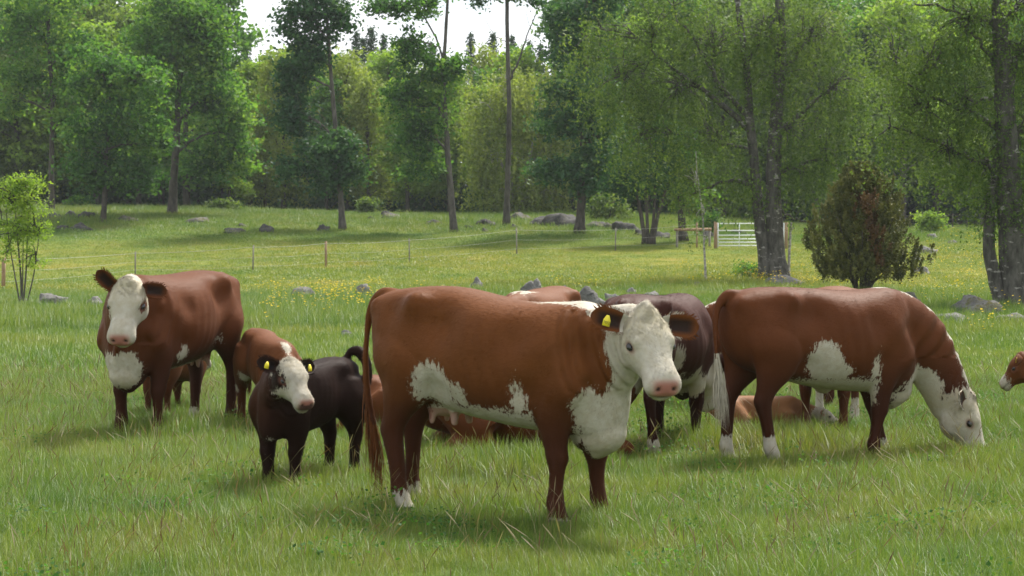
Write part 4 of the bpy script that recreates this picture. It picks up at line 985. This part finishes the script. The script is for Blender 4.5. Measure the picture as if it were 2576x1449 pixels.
        fwd = np.array((.55, 0, .75)); fwd -= o * (fwd @ o); fwd /= np.linalg.norm(fwd); w_ = np.cross(fwd, o)
        B = np.stack([o, w_, fwd], 1)
        xs2 = hw((np.array((.022, sg * .112, -.020)) + (xs / hs) @ B.T))
        eme.vertices.foreach_set('co', xs2.astype(np.float32).ravel())
        if eartone == 'white': Wf = np.where(isin & (rim < .6), -.2, .2)
        elif eartone == 'dark': Wf = np.where((s_ < .22) & ~fr, .15, -.2); Wf = np.where(fr & (s_ < .55) & (rng.random(n) < .6), .2, Wf)
        else: Wf = np.full(n, -.3)
        dk = np.where(isin & (rim < .85), .88 * (1 - smooth(.7, .98, s_)) * (1 - smooth(.4, .8, rim)) * smooth(.1, .25, s_), 0)
        attr(eme, 'coat', 'FLOAT_VECTOR', 'POINT', np.stack([Wf, np.zeros(n), np.where(fr, 0, .12) * np.ones(n)], -1))
        attr(eme, 'coat2', 'FLOAT_VECTOR', 'POINT', np.stack([np.zeros(n), dk, np.zeros(n)], -1))
        eo = obj('ear', eme, M['coat_' + coat], ro)
        if n_ in tags:   # yellow plastic tag through the ear
            tw, thh = .023 * hs, .029 * hs
            C0 = np.array((.60 * eL / hs, -.002 * sg, -.012))
            def tg(p): return hw(np.array((.022, sg * .112, -.020)) + (C0 + np.asarray(p, float) / 1.0) @ B.T)
            dn = -1 if (B[:, 1] @ np.array((0, 0, 1)) > -9) else 1
            lowdir = np.sign((HM @ B[:, 1])[2]) * -1     # which way the tag hangs
            q = []
            for zf in (.012, .016):
                q.append([tg((a_ * tw / hs, lowdir * b_ * thh / hs, zf)) for a_, b_ in ((-.35, -.75), (.35, -.75), (.95, .2), (1, 1.5), (-1, 1.5), (-.95, .2))])
            tb = MB(); tb.rings(q); to = obj('ear_tag', tb.mesh('ear_tag', False), M['ear_tag'], ro)
            if digits:
                fc = bpy.data.curves.new('digits', 'FONT'); fc.body = digits; fc.size = .020 * hs; fc.align_x = 'CENTER'; fc.align_y = 'CENTER'; fc.fill_mode = 'FRONT'
                fo = bpy.data.objects.new('digits_tmp', fc); COL.objects.link(fo)
                dg = bpy.context.evaluated_depsgraph_get(); fm = bpy.data.meshes.new_from_object(fo.evaluated_get(dg), depsgraph=dg); bpy.data.objects.remove(fo)
                if len(fm.vertices):
                    xs = np.empty(len(fm.vertices) * 3, np.float32); fm.vertices.foreach_get('co', xs); xs = xs.reshape(-1, 3)
                    xr = -sg if True else 1
                    pp = np.array([tg((x_ / hs * (1 if sg < 0 else 1) * -xr * 1.0, lowdir * (.8 * thh - y_) / hs, .0185)) for x_, y_, _ in xs])
                    fm.vertices.foreach_set('co', pp.astype(np.float32).ravel()); fm.update(); fm.materials.clear()
                    obj('tag_number', fm, M['tag_print'], to)
    # tail switch of hair
    sl, sr, scol = switch
    if sl > 0:
        hv, ht = [], []; tipd = tp[-1] - tp[-4]; tipd /= np.linalg.norm(tipd)
        for k2 in range(int(420 * (1 if vox < .02 else .4))):
            st = tp[-1 - int(rng.integers(0, 7))]; th_ = rng.uniform(0, 2 * math.pi); rr_ = abs(rng.normal(0, .5)) * sr
            ofs = np.array((math.cos(th_), math.sin(th_), 0)) * rr_
            ln = sl * rng.uniform(.5, 1.1); p = st + ofs * .25; seg = [p]
            d = tipd * .6 + np.array((0, 0, -.7)) * (0 if curl else 1) + ofs * 2.0; d /= np.linalg.norm(d)
            wv = rng.uniform(0, 6)
            for j in range(5):
                d = d + np.array((rng.normal(0, .08) + .10 * math.sin(wv + j * 1.7), rng.normal(0, .08), -.22 - .1 * j)) ; d /= np.linalg.norm(d)
                p = p + d * ln / 5; seg.append(p)
            sdv = np.array((math.cos(th_ + 1.57), math.sin(th_ + 1.57), 0)); b0 = len(hv)
            for j, p_ in enumerate(seg):
                wd = .0035 * (1 - j / 5.5); hv += [p_ - sdv * wd, p_ + sdv * wd]
            for j in range(5): ht.append((b0 + 2 * j, b0 + 2 * j + 1, b0 + 2 * j + 3, b0 + 2 * j + 2))
        hm = mesh_np('tail_switch', np.array(hv), [np.array(ht)], True)
        n = len(hv); tone = {'red': (-.3, .0, .0), 'dark': (-.3, 0, .55), 'white': (.3, .0, .35)}[scol]
        attr(hm, 'coat', 'FLOAT_VECTOR', 'POINT', np.tile((tone[0], 0, tone[1]), (n, 1)))
        lockv = np.repeat(rng.random(n // 12 + 1), 12)[:n]
        attr(hm, 'coat2', 'FLOAT_VECTOR', 'POINT', np.stack([np.full(n, tone[2]) * lockv, np.where(scol == 'dark', .5, .05) * lockv, np.zeros(n)], -1))
        obj('tail_switch', hm, M['coat_' + coat], ro)
    # short coat hair lying along the skin
    if hair:
        me.calc_loop_triangles(); nt3 = len(me.loop_triangles); ti = np.empty(nt3 * 3, np.int32); me.loop_triangles.foreach_get('vertices', ti); ti = ti.reshape(-1, 3)
        NR = np.empty(nv * 3, np.float32); me.vertex_normals.foreach_get('vector', NR); NR = NR.reshape(-1, 3).astype(float)
        A = V[ti]; ar = np.linalg.norm(np.cross(A[:, 1] - A[:, 0], A[:, 2] - A[:, 0]), axis=1)
        headv = ish[ti[:, 0]]; noh = ((P + DK + HF)[ti].mean(1) > .35)
        ar = ar * np.where(headv, 2.2, 1.0) * np.where(noh, 0, 1)
        pick = rng.choice(nt3, hair, p=ar / ar.sum()); b = rng.dirichlet((1, 1, 1), hair)
        p = (V[ti[pick]] * b[:, :, None]).sum(1); nn = (NR[ti[pick]] * b[:, :, None]).sum(1); nn /= np.linalg.norm(nn, axis=1)[:, None] + 1e-9
        src = ti[pick][np.arange(hair), b.argmax(1)]
        hd_ = headv[pick]; hp = hl[src]
        flow = np.where(hd_[:, None], (-h * .55 + np.array((0, 0, -.2)))[None], np.array((-.75, 0, -.65))[None])
        cl = np.stack([np.sin(p @ rng.normal(0, 26, 3) + 7 * np.sin(p @ rng.normal(0, 9, 3))) for _ in range(3)], -1)
        flow = flow + rng.normal(0, .10, (hair, 3)) + .30 * cl
        top = hd_ & (rng.random(hair) < (1 - smooth(.02, .17, hp[:, 0])) * smooth(-.16, -.02, hp[:, 2]))
        if pollhair: flow = np.where(top[:, None], flow * .9 + .7 * cl + rng.normal(0, .25, (hair, 3)), flow)
        fl = flow - nn * (flow * nn).sum(1)[:, None]; fl /= np.linalg.norm(fl, axis=1)[:, None] + 1e-9
        ln = rng.uniform(.012, .030, hair) * (2.0 if calf else 1) * np.where(top & pollhair, 1.25, 1) * np.where(hd_ & ~top, .7, 1)
        lift = np.where(rng.random(hair) < .15, rng.uniform(.15, .45, hair), rng.uniform(.02, .12, hair)) + np.where(top & pollhair, .04, 0)
        sdv = np.cross(fl, nn); wd = rng.uniform(.0010, .0021, hair) * (1 + .4 * top)
        base = p - nn * .002
        tipp = base + fl * ln[:, None] + nn * (ln * lift + .002)[:, None]
        HV = np.stack([base - sdv * wd[:, None], base + sdv * wd[:, None], tipp], 1).reshape(-1, 3)
        hm = mesh_np('coat_hair', HV, [np.arange(hair * 3).reshape(-1, 3)], True)
        rep = np.repeat(src, 3)
        bri = np.repeat(rng.normal(0, .012, hair), 3)
        CW = np.stack([W[rep] + bri, P[rep], np.clip(LEG_SHADE_TINT[rep] + np.repeat(rng.normal(0, .05, hair) + .06 * cl[:, 0], 3), 0, 1)], -1)
        attr(hm, 'coat', 'FLOAT_VECTOR', 'POINT', CW)
        attr(hm, 'coat2', 'FLOAT_VECTOR', 'POINT', np.stack([np.clip(YL[rep] + np.repeat(rng.uniform(0, .3, hair), 3) * (YL[rep] > .05), 0, 1), DK[rep], HF[rep]], -1))
        attr(hm, 'nrm', 'FLOAT_VECTOR', 'POINT', np.repeat(nn + fl * .20 + cl * .10 + rng.normal(0, .05, (hair, 3)), 3, axis=0))
        obj('coat_hair', hm, M['hair_' + coat], ro)
    return ro

def cow_local(root, psi, S, u, v, dY=0.0, pitch=0):
    """local coordinates of the point that the photo shows at (u,v), dY metres beyond the root"""
    p = at(u, v, root.y + dY) - root
    a = -R(psi); return (np.array((p.x * math.cos(a) - p.y * math.sin(a), p.x * math.sin(a) + p.y * math.cos(a), p.z)) / S)
# ------------------------------------------------------------------ the herd
def base(u, v): p = at(u, v, 10); d = ray(u, v); k = -CAMZ / d.z; return Vector((d.x * k, d.y * k, 0.0))
FACE = (1, 'h', (.22, 0, -.10), (.37, .27, .26))
BELLY = (1, 'b', (.06, 0, .56), (.66, .44, .15))
THIGH = (-1, 'b', (-.62, .2, .62), (.20, .22, .30))
BRISKET = (1, 'b', (.82, 0, .56), (.24, .30, .24))
FORELEG = (-1, 'b', (.49, .25, .50), (.14, .13, .42))
FLANK = (1, 'b', (-.30, .33, .74), (.14, .17, .19))
WITHER = (1, 'b', (.62, 0, 1.37), (.26, .075, .09))
ELBOW = (1, 'b', (.30, .33, .66), (.045, .10, .16))

r_ = base(1262, 1300); ps = -31; S_ = 1.08
A = cow('large red and white cow standing side on, looking back, yellow tag in one ear', r_, ps, S_, 'red',
        poll=cow_local(r_, ps, S_, 1624, 803, -.70), hyaw=-67 - ps, hpitch=50, hs=.96, feet=((.06, .02), (-.02, -.02), (-.13, .02), (.06, 0)),
        tail=[(-.74, 0, 1.305), (-.86, 0, 1.305), (-.945, 0, 1.20), (-.975, -.01, .98), (-.965, -.02, .76), (-.93, -.03, .58), (-.90, -.03, .50)],
        switch=(.42, .07, 'red'), blobs=[FACE, BELLY, BRISKET, FLANK, (1, 'b', (-.22, .32, .63), (.14, .16, .10)), (1, 'b', (-.12, .36, .70), (.07, .12, .12)), (1, 'b', (.60, 0, 1.31), (.36, .11, .10)), ELBOW, FORELEG, (1, 'r', (.72, .22, .66), (.10, .13, .15)), THIGH],
        fall=.06, peak=True, throat=(.35, 1, .105, .9), crest=(.10, .98, .115), udder=True, vox=.013, hair=90000, ears=((-14, 8), (16, 6)), tags=(1,), digits='7072', legwhite=((2, .13), (3, .13), (0, .05), (1, .05)), seed=3)

r_ = base(434, 1088); ps = -113; S_ = 1.07
B = cow('deep red cow with a long white face and white bib, standing beside the black calf', r_, ps, S_, 'deep',
        poll=cow_local(r_, ps, S_, 322, 718, -1.15), hyaw=-100 - ps, hpitch=60, hs=1.0, feet=((0, 0), (0, 0), (0, 0), (.05, 0)),
        blobs=[FACE, (1, 'b', (-.1, 0, .50), (.62, .34, .13)), (1, 'b', (.82, .09, .56), (.15, .14, .17)), (1, 'b', (-.33, .33, .72), (.07, .12, .10)), (1, 'b', (.30, .32, .68), (.05, .09, .08)), (-1, 'b', (.95, .0, .84), (.16, .06, .12)), FORELEG, THIGH, (-1, 'h', (.165, .15, -.05), (.055, .05, .045))],
        udder=True, vox=.014, hair=70000, ears=((-5, -4), (20, 52)), tags=(), es=.88, legwhite=((3, .15),), seed=5, eartone='plain')

r_ = base(775, 1217); ps = -119; S_ = .66
C = cow('black calf with a white face, curled-up tail and yellow tags in both ears', r_, ps, S_, 'black', calf=True,
        poll=cow_local(r_, ps, S_, 728, 916, -.62), hyaw=-48 - ps, hpitch=47, hs=1.14, feet=((0, 0), (0, 0), (.02, 0), (.0, 0)),
        tail=[(-.70, 0, 1.27), (-.78, .02, 1.39), (-.80, .10, 1.43), (-.81, .20, 1.36), (-.80, .26, 1.22), (-.78, .27, 1.08), (-.70, .24, 1.00)], switch=(.16, .10, 'dark'), tailr=.066, curl=1,
        blobs=[(1, 'h', (.24, 0, -.08), (.36, .20, .25)), (-1, 'h', (.14, .19, -.07), (.13, .085, .10)), (-1, 'h', (.05, .17, -.2), (.13, .12, .16)), (1, 'l', (.80, .05, .56), (.035, .03, .03))],
        vox=.011, hair=80000, ears=((5, -8), (18, 8)), tags=(0, 1), eartone='plain', pollhair=False, nosedark=.8, brown=(((.70, -.12, 1.0), (.30, .25, .42)), ((.85, -.05, 1.15), (.25, .2, .25))), seed=7, name='calf', cat='calf')

r_ = base(674, 1088); ps = -65; S_ = .66
D_ = cow('red brown calf with a white withers streak, standing behind the black calf', r_, ps, S_, 'calf', calf=True, poll=(1.12, -.05, .95), hyaw=0, hpitch=70, hs=1.15,
        blobs=[FACE, (1, 'b', (.70, 0, 1.32), (.16, .05, .12)), (1, 'b', (-.05, 0, .56), (.5, .3, .13)), (1, 'b', (-.70, .2, .52), (.08, .1, .07)), (1, 'b', (-.38, .25, .68), (.05, .1, .12))],
        pitch=6, vox=.013, hair=40000, seed=9, eartone='plain', name='calf', cat='calf', pollhair=False)

r_ = base(985, 1100)
cow('red calf lying in the grass behind the tail of the large cow', r_, 48, .66, 'calf', calf=True, lying=True, poll=(1.02, -.05, .95), hyaw=10, hpitch=50, hs=1.15, tail=[(-.80, 0, .82), (-.90, .05, .6), (-.85, .25, .25), (-.7, .4, .12)],
    switch=(.1, .04, 'red'), blobs=[FACE], vox=.02, hair=25000, seed=11, eartone='plain', name='calf', cat='calf', pollhair=False)
r_ = base(1300, 1152)
cow('dark red cow lying down behind the belly of the large cow', r_, 8, 1.0, 'deep', lying=True, poll=(1.10, 0, .95), hyaw=0, hpitch=55, tail=[(-.80, 0, .83), (-.92, .05, .6), (-.88, .3, .25), (-.7, .45, .10)],
    switch=(.15, .04, 'red'), blobs=[FACE], vox=.022, hair=30000, seed=12)
r_ = base(1358, 1058)
cow('light red cow with white patch on its withers, beyond the large cow\'s back', r_, -110, .94, 'calf', poll=(1.12, 0, 1.16), hyaw=0, hpitch=62, blobs=[FACE, (1, 'b', (.50, .05, 1.37), (.22, .06, .08)), BELLY], vox=.02, hair=30000, seed=13, slim=.95)
r_ = base(1652, 1134)
H_ = cow('dark maroon cow with a white belly, seen from behind the head of the large cow', r_, 65, .965, 'maroon', poll=(1.22, .02, .72), hyaw=0, hpitch=65, feet=((0, 0), (-.04, -.02), (.0, 0), (.09, -.02)), udder=True,
        blobs=[FACE, BELLY, (1, 'r', (-.28, .33, .76), (.12, .16, .17)), (1, 'r', (.22, .34, .66), (.10, .12, .07)), (-1, 'b', (.0, .36, .64), (.16, .14, .08))], vox=.016, hair=50000, legwhite=((3, .16),), seed=15)

r_ = base(2066, 1160); ps = 24; S_ = 1.02
I_ = cow('red cow grazing with its white head down in the grass, white hair on its tail', r_, ps, S_, 'deep', poll=cow_local(r_, ps, S_, 2432, 1006, .42), hyaw=-12 - ps, hpitch=68, hs=1.05,
         feet=((.20, 0), (-.15, 0), (-.10, 0), (.12, 0)), udder=False,
         tail=[(-.74, 0, 1.305), (-.86, 0, 1.305), (-.94, 0, 1.19), (-.962, -.02, .98), (-.955, -.04, .80), (-.94, -.05, .72)], switch=(.42, .10, 'white'),
         blobs=[FACE, (1, 'b', (.06, 0, .56), (.60, .46, .13)), (1, 'b', (.74, 0, .50), (.2, .2, .14)), (1, 'b', (-.18, .36, .72), (.17, .16, .24)), (1, 'b', (-.02, .38, .66), (.12, .12, .13)), (1, 'b', (.84, 0, .55), (.24, .28, .18)), ELBOW, FORELEG, THIGH],
         throat=(.45, 1, .10, 1.12), crest=(.02, .95, .075), vox=.014, hair=80000, ears=((20, -6), (24, 6)), legwhite=((2, .22), (3, .24), (0, .13)), seed=17, eartone='white')

r_ = base(2088, 1078)
cow('light red cow standing behind the grazing cow, facing the camera', r_, -105, .96, 'calf', poll=(1.10, 0, 1.22), hyaw=0, hpitch=60, blobs=[FACE, BELLY, BRISKET], vox=.02, hair=30000, legwhite=((3, .30), (2, .24)), seed=19)
r_ = base(1950, 1020)
cow('small red cow with a white neck stripe, between the maroon cow and the grazing cow', r_, 180, .84, 'deep', poll=(1.18, 0, .80), hyaw=0, hpitch=70, blobs=[FACE, BELLY, WITHER], crest=(.1, .9, .07), vox=.02, hair=25000, seed=21)
r_ = base(1905, 1085)
L_ = cow('tan calf lying flat in the grass under the grazing cow, white head on the ground', r_, 4, .52, 'tan', calf=True, lying=True, poll=(1.12, -.05, .50), hyaw=5, hpitch=35, hs=1.1, tail=[(-.80, 0, .82), (-.90, .05, .6), (-.85, .25, .25), (-.7, .4, .12)],
    switch=(.1, .04, 'red'), blobs=[FACE], vox=.02, hair=25000, seed=23, name='calf', cat='calf', eartone='plain', pollhair=False)
L_.scale.z *= .74
r_ = base(2760, 1075); ps = 180; S_ = .66
cow('red calf lying at the pasture edge with a yellow ear tag and white muzzle', r_, ps, S_, 'calf', calf=True, lying=True, poll=cow_local(r_, ps, S_, 2572, 896, .05), hyaw=-28, hpitch=48, hs=1.15, tail=[(-.80, 0, .82), (-.90, .05, .6), (-.85, .25, .25), (-.7, .4, .12)],
    switch=(.1, .04, 'red'), blobs=[(1, 'h', (.44, 0, -.06), (.16, .15, .12))], vox=.016, hair=25000, seed=25, name='calf', cat='calf', eartone='plain', tags=(0, 1), ears=((0, 5), (0, 5)), pollhair=False)
r_ = base(440, 1046)
cow('red calf whose legs show behind the deep red cow', r_, 75, .58, 'calf', calf=True, poll=(1.05, 0, 1.2), hyaw=0, hpitch=50, hs=1.15, blobs=[FACE], vox=.02, hair=15000, seed=27, name='calf', cat='calf', eartone='plain', pollhair=False)

# ------------------------------------------------------------------ grass
def blade_verts(rng, h, w, lean, n=3):
    a = rng.uniform(0, 2 * math.pi); d = np.array((math.cos(a), math.sin(a), 0)); s = np.array((-d[1], d[0], 0.0))
    b = rng.uniform(0, 2 * math.pi) ; s = np.array((math.cos(b), math.sin(b), 0.0))
    P = []
    for i in range(n + 1):
        t = i / n; c = d * lean * h * t ** 2 + np.array((0, 0, h * (t - .35 * lean * t * t))); ww = w * (1 - t) ** .7
        P.append((c - s * ww * .5, c + s * ww * .5) if i < n else (c,))
    return P
def tuft(name, seed, nb, rad, h0, h1, w, kind='grass'):
    rng = np.random.default_rng(seed); V, Q, T, tq, tt = [], [], [], [], []
    for _ in range(nb):
        a = rng.uniform(0, 2 * math.pi); q = rad * rng.random() ** .5; o = np.array((math.cos(a) * q, math.sin(a) * q, -.02))
        h = rng.uniform(h0, h1) * (1 if rng.random() < .85 else 1.35); ln = abs(rng.normal(.25, .32)); P = blade_verts(rng, h, w * rng.uniform(.6, 1.3), min(ln, 1.3)); b = len(V)
        tn = np.clip(rng.normal(.48, .26), 0, .95) if rng.random() < .985 else 1.0
        for r_ in P: V += [p + o for p in r_]
        Q += [(b, b + 1, b + 3, b + 2), (b + 2, b + 3, b + 5, b + 4)]; T.append((b + 4, b + 5, b + 6)); tq += [tn, tn]; tt.append(tn)
    me = mesh_np(name, np.array(V), [np.array(Q), np.array(T)]); attr(me, 'tint', 'FLOAT', 'FACE', np.array(tq + tt)); me.materials.append(M['grass']); return me
def seedstem(name, seed, nb, rad):
    rng = np.random.default_rng(seed); V, Q, tn = [], [], []
    for _ in range(nb):
        o = np.array((rng.normal(0, rad), rng.normal(0, rad), 0)); h = rng.uniform(.20, .38); l = rng.normal(0, .12, 2); a = rng.uniform(0, 3.14); s = np.array((math.cos(a), math.sin(a), 0)); k = rng.random()
        prof = [(0, .0012), (.5, .001), (.78, .0009), (.82, .0028), (.90, .0034), (1.0, .001)]; b = len(V)
        for t, w in prof:
            c = o + np.array((l[0] * t * t, l[1] * t * t, h * t)); V += [c - s * w, c + s * w]
        for i in range(5): Q.append((b + 2 * i, b + 2 * i + 1, b + 2 * i + 3, b + 2 * i + 2)); tn.append(k)
    me = mesh_np(name, np.array(V), [np.array(Q)]); attr(me, 'tint', 'FLOAT', 'FACE', np.array(tn)); me.materials.append(M['stem']); return me
def flower(name, seed):
    rng = np.random.default_rng(seed); V, Q, mi, tn = [], [], [], []
    for _ in range(5):
        o = np.array((rng.normal(0, .12), rng.normal(0, .12), 0)); h = rng.uniform(.22, .42); b = len(V); l = rng.normal(0, .05, 2); top = o + np.array((l[0], l[1], h))
        V += [o - (.002, 0, 0), o + (.002, 0, 0), top + (.0015, 0, 0), top - (.0015, 0, 0)]; Q.append((b, b + 1, b + 2, b + 3)); mi.append(0); tn.append(.4)
        for k in range(5):
            a = k * 1.2566 + rng.uniform(0, .4); d = np.array((math.cos(a), math.sin(a), 0)); s = np.array((-d[1], d[0], 0)); b = len(V); z = np.array((0, 0, .010))
            V += [top, top + d * .012 + s * .010 + z * .4, top + d * .024 + z, top + d * .012 - s * .010 + z * .4]; Q.append((b, b + 1, b + 2, b + 3)); mi.append(1); tn.append(rng.random())
    me = mesh_np(name, np.array(V), [np.array(Q)]); attr(me, 'tint', 'FLOAT', 'FACE', np.array(tn)); me.materials.append(M['grass']); me.materials.append(M['buttercup'])
    me.polygons.foreach_set('material_index', np.array(mi, np.int32)); return me
def scatter(name, label, cat, meshes, P, scl, seed, tilt=.12):
    """one object that carries a field of instanced tufts"""
    rng = np.random.default_rng(seed); n = len(P)
    c = bpy.data.collections.new(name + '_kinds')
    for m in meshes: c.objects.link(bpy.data.objects.new(m.name, m))
    me = bpy.data.meshes.new(name); me.vertices.add(n); me.vertices.foreach_set('co', np.asarray(P, np.float32).ravel())
    attr(me, 'rot', 'FLOAT_VECTOR', 'POINT', np.stack([rng.normal(0, tilt, n), rng.normal(0, tilt, n), rng.uniform(0, 6.283, n)], -1))
    attr(me, 'scl', 'FLOAT_VECTOR', 'POINT', scl); attr(me, 'idx', 'INT', 'POINT', rng.integers(0, len(meshes), n))
    o = obj(name, me); tag(o, label, cat, kind='stuff')
    ng = bpy.data.node_groups.new(name, 'GeometryNodeTree')
    ng.interface.new_socket('Geometry', in_out='INPUT', socket_type='NodeSocketGeometry'); ng.interface.new_socket('Geometry', in_out='OUTPUT', socket_type='NodeSocketGeometry')
    gi, go = ng.nodes.new('NodeGroupInput'), ng.nodes.new('NodeGroupOutput')
    ci = ng.nodes.new('GeometryNodeCollectionInfo'); ci.inputs['Collection'].default_value = c; ci.inputs['Separate Children'].default_value = True; ci.inputs['Reset Children'].default_value = True
    ip = ng.nodes.new('GeometryNodeInstanceOnPoints'); ip.inputs['Pick Instance'].default_value = True
    def na(nm, dt):
        a = ng.nodes.new('GeometryNodeInputNamedAttribute'); a.data_type = dt; a.inputs['Name'].default_value = nm; return a.outputs['Attribute']
    e2r = ng.nodes.new('FunctionNodeEulerToRotation')
    L = ng.links.new
    L(gi.outputs[0], ip.inputs['Points']); L(ci.outputs[0], ip.inputs['Instance']); L(na('idx', 'INT'), ip.inputs['Instance Index'])
    L(na('rot', 'FLOAT_VECTOR'), e2r.inputs[0]); L(e2r.outputs[0], ip.inputs['Rotation']); L(na('scl', 'FLOAT_VECTOR'), ip.inputs['Scale']); L(ip.outputs[0], go.inputs[0])
    md = o.modifiers.new('scatter', 'NODES'); md.node_group = ng; return o
def field(n, y0, y1, rng, wide=.31, pw=1.0):
    """points spread evenly over the ground in the viewed sector"""
    y = np.sqrt(rng.uniform(y0 * y0, y1 * y1, n)); x = rng.uniform(-wide, wide, n) * y + rng.uniform(-1, 1, n)
    return np.stack([x, y, ground(x, y)], -1)
def vnoise(P, sc, seed):
    r = np.random.default_rng(seed); f = np.zeros(len(P))
    for k in range(6):
        a = r.uniform(0, 6.28); w = sc * r.uniform(.6, 2.2); f += np.sin((P[:, 0] * math.cos(a) + P[:, 1] * math.sin(a)) * w + r.uniform(0, 6.28))
    return f / 6
if 'grass' in BUILD:
    rng = np.random.default_rng(91)
    near = [tuft('grass_tuft', 100 + i, 60, .15, .05, .145, .0050) for i in range(7)]
    mid = [tuft('grass_clump', 120 + i, 52, .32, .06, .14, .009) for i in range(5)]
    far = [tuft('grass_patch', 140 + i, 60, .75, .06, .15, .022) for i in range(5)]
    P = field(40000, 9.0, 24, rng); k = np.clip(.97 + .55 * vnoise(P, .9, 1) + .35 * vnoise(P, 3.2, 11), .5, 1.75)
    sc = (rng.uniform(.75, 1.25, len(P)) * k)[:, None] * np.array((1.05, 1.05, 1))
    scatter('grass', 'long uneven green grass around the cattle', 'grass', near, P, sc, 1)
    # ungrazed longer grass round the animals that lie down
    Q = []
    for u, v, n, w in ((1260, 1190, 700, .75), (1900, 1130, 420, .6), (2560, 1100, 260, .5), (985, 1140, 200, .35), (440, 1100, 160, .4)):
        Y = CAMZ * F / (v - HOR); x0 = (u - CU) / F * Y; m = n; x = x0 + rng.uniform(-w, w, m); y = Y + rng.normal(0, .28, m); Q.append(np.stack([x, y, ground(x, y)], -1))
    Q = np.concatenate(Q); scatter('long_grass', 'longer ungrazed grass in front of the lying cattle', 'grass', near, Q, rng.uniform(1.3, 2.0, len(Q))[:, None] * np.array((.9, .9, 1)), 7)
    P = field(21000, 24, 60, rng); k = np.clip(1 + .4 * vnoise(P, .4, 2), .55, 1.7)
    scatter('meadow_grass', 'green pasture grass between the cattle and the fence', 'grass', mid, P, (rng.uniform(.75, 1.25, len(P)) * k)[:, None] * np.ones(3), 2)
    P = field(24000, 58, 137, rng); k = np.clip(1 + .4 * vnoise(P, .25, 3), .55, 1.7)
    sc = (rng.uniform(.7, 1.2, len(P)) * k)[:, None] * np.stack([np.ones(len(P)), np.ones(len(P)), np.interp(P[:, 1], [60, 104, 112, 130], [.55, .6, 1.4, 2.2])], -1)
    scatter('far_grass', 'yellow green meadow beyond the fence and on the bank', 'grass', far, P, sc, 3)
    P = field(1500, 9.5, 24, rng); stems = [seedstem('seed_stem', 160 + i, 4, .10) for i in range(4)]
    scatter('seed_stems', 'thin brown seed heads standing above the grass', 'grass', stems, P, rng.uniform(.7, 1.15, len(P))[:, None] * np.ones(3), 4)
    # broad-leaved weeds: clover and dandelion rosettes, and rough tussocks by the stones
    def weed(nm, seed, nl, rad, h, sz):
        r2 = np.random.default_rng(seed); C = np.stack([r2.normal(0, rad, nl), r2.normal(0, rad, nl), r2.uniform(.3, 1, nl) * h], -1)
        me = leaf_mesh(nm, C, sz, r2.normal(.30, .2, nl), r2, up_bias=.8, aspect=.8); me.materials.append(M['aspen_leaf']); return me
    P = field(260, 9.5, 22, rng); scatter('clover', 'patches of dark green clover leaves in the grass', 'plants', [weed('clover_leaf', 180 + i, 90, .10, .11, .022) for i in range(3)], P, rng.uniform(.6, 1.4, len(P))[:, None] * np.ones(3), 8)
    tus = [tuft('tussock', 190 + i, 70, .26, .14, .34, .010) for i in range(3)]; Q = []
    for u0, u1, v0, v1, n in ((600, 930, 790, 830, 200), (1000, 1420, 715, 760, 170), (1560, 1980, 700, 735, 220), (2280, 2576, 760, 850, 160), (0, 250, 770, 830, 90), (2000, 2330, 735, 770, 120), (600, 950, 735, 790, 90)):
        for _ in range(n):
            u, v = rng.uniform(u0, u1), rng.uniform(v0, v1); Y = CAMZ * F / (v - HOR); x = (u - CU) / F * Y; Q.append((x, Y, gz(x, Y)))
    Q = np.array(Q); scatter('tussocks', 'rough grass tussocks round the stones in the pasture', 'grass', tus, Q, rng.uniform(.6, 1.25, len(Q))[:, None] * np.ones(3), 9)
    fl = [flower('buttercup', 170 + i) for i in range(4)]
    Q = []
    for u0, u1, v0, v1, n in ((640, 960, 735, 800, 330), (1880, 2120, 700, 735, 160), (2300, 2576, 580, 700, 420), (2330, 2576, 690, 800, 150), (1700, 1960, 690, 730, 120), (900, 1300, 730, 800, 60), (600, 1000, 800, 850, 30), (2400, 2576, 800, 870, 24), (1300, 1900, 700, 740, 60), (2100, 2330, 640, 740, 60)):
        for _ in range(int(n * .26)):
            u = rng.normal((u0 + u1) / 2, (u1 - u0) / 2.6); v = rng.uniform(v0, v1)
            Y = (CAMZ - 0.0) * F / max(v - HOR, 8)
            if v < 660: Y = rng.uniform(62, 118)
            x = (u - CU) / F * Y; Q.append((x, Y, gz(x, Y)))
    Q = np.array(Q); scatter('buttercups', 'yellow buttercups scattered through the grass', 'flowers', fl, Q, (rng.uniform(.8, 1.3, len(Q)) * np.interp(Q[:, 1], [20, 60, 110], [.9, 1.1, 1.25]))[:, None] * np.ones(3), 5)

# ------------------------------------------------------------------ summer haze: one box of thin even air round the whole place
hz = MB(); hz.rings([[(x, y, z) for x, y in ((-4600, -90), (4600, -90), (4600, 1520), (-4600, 1520))] for z in (-1.5, 32)])
m, nt, out = mat_new('haze'); pv = N(nt, 'ShaderNodeVolumePrincipled'); pv.inputs['Density'].default_value = .0002; pv.inputs['Color'].default_value = (.90, .95, 1.0, 1); pv.inputs['Anisotropy'].default_value = 0.0
nt.links.new(pv.outputs[0], out.inputs['Volume'])
tag(obj('haze', hz.mesh('haze', False), m), 'thin pale summer haze in the air', 'haze', kind='stuff')
scene.cycles.volume_bounces = 0
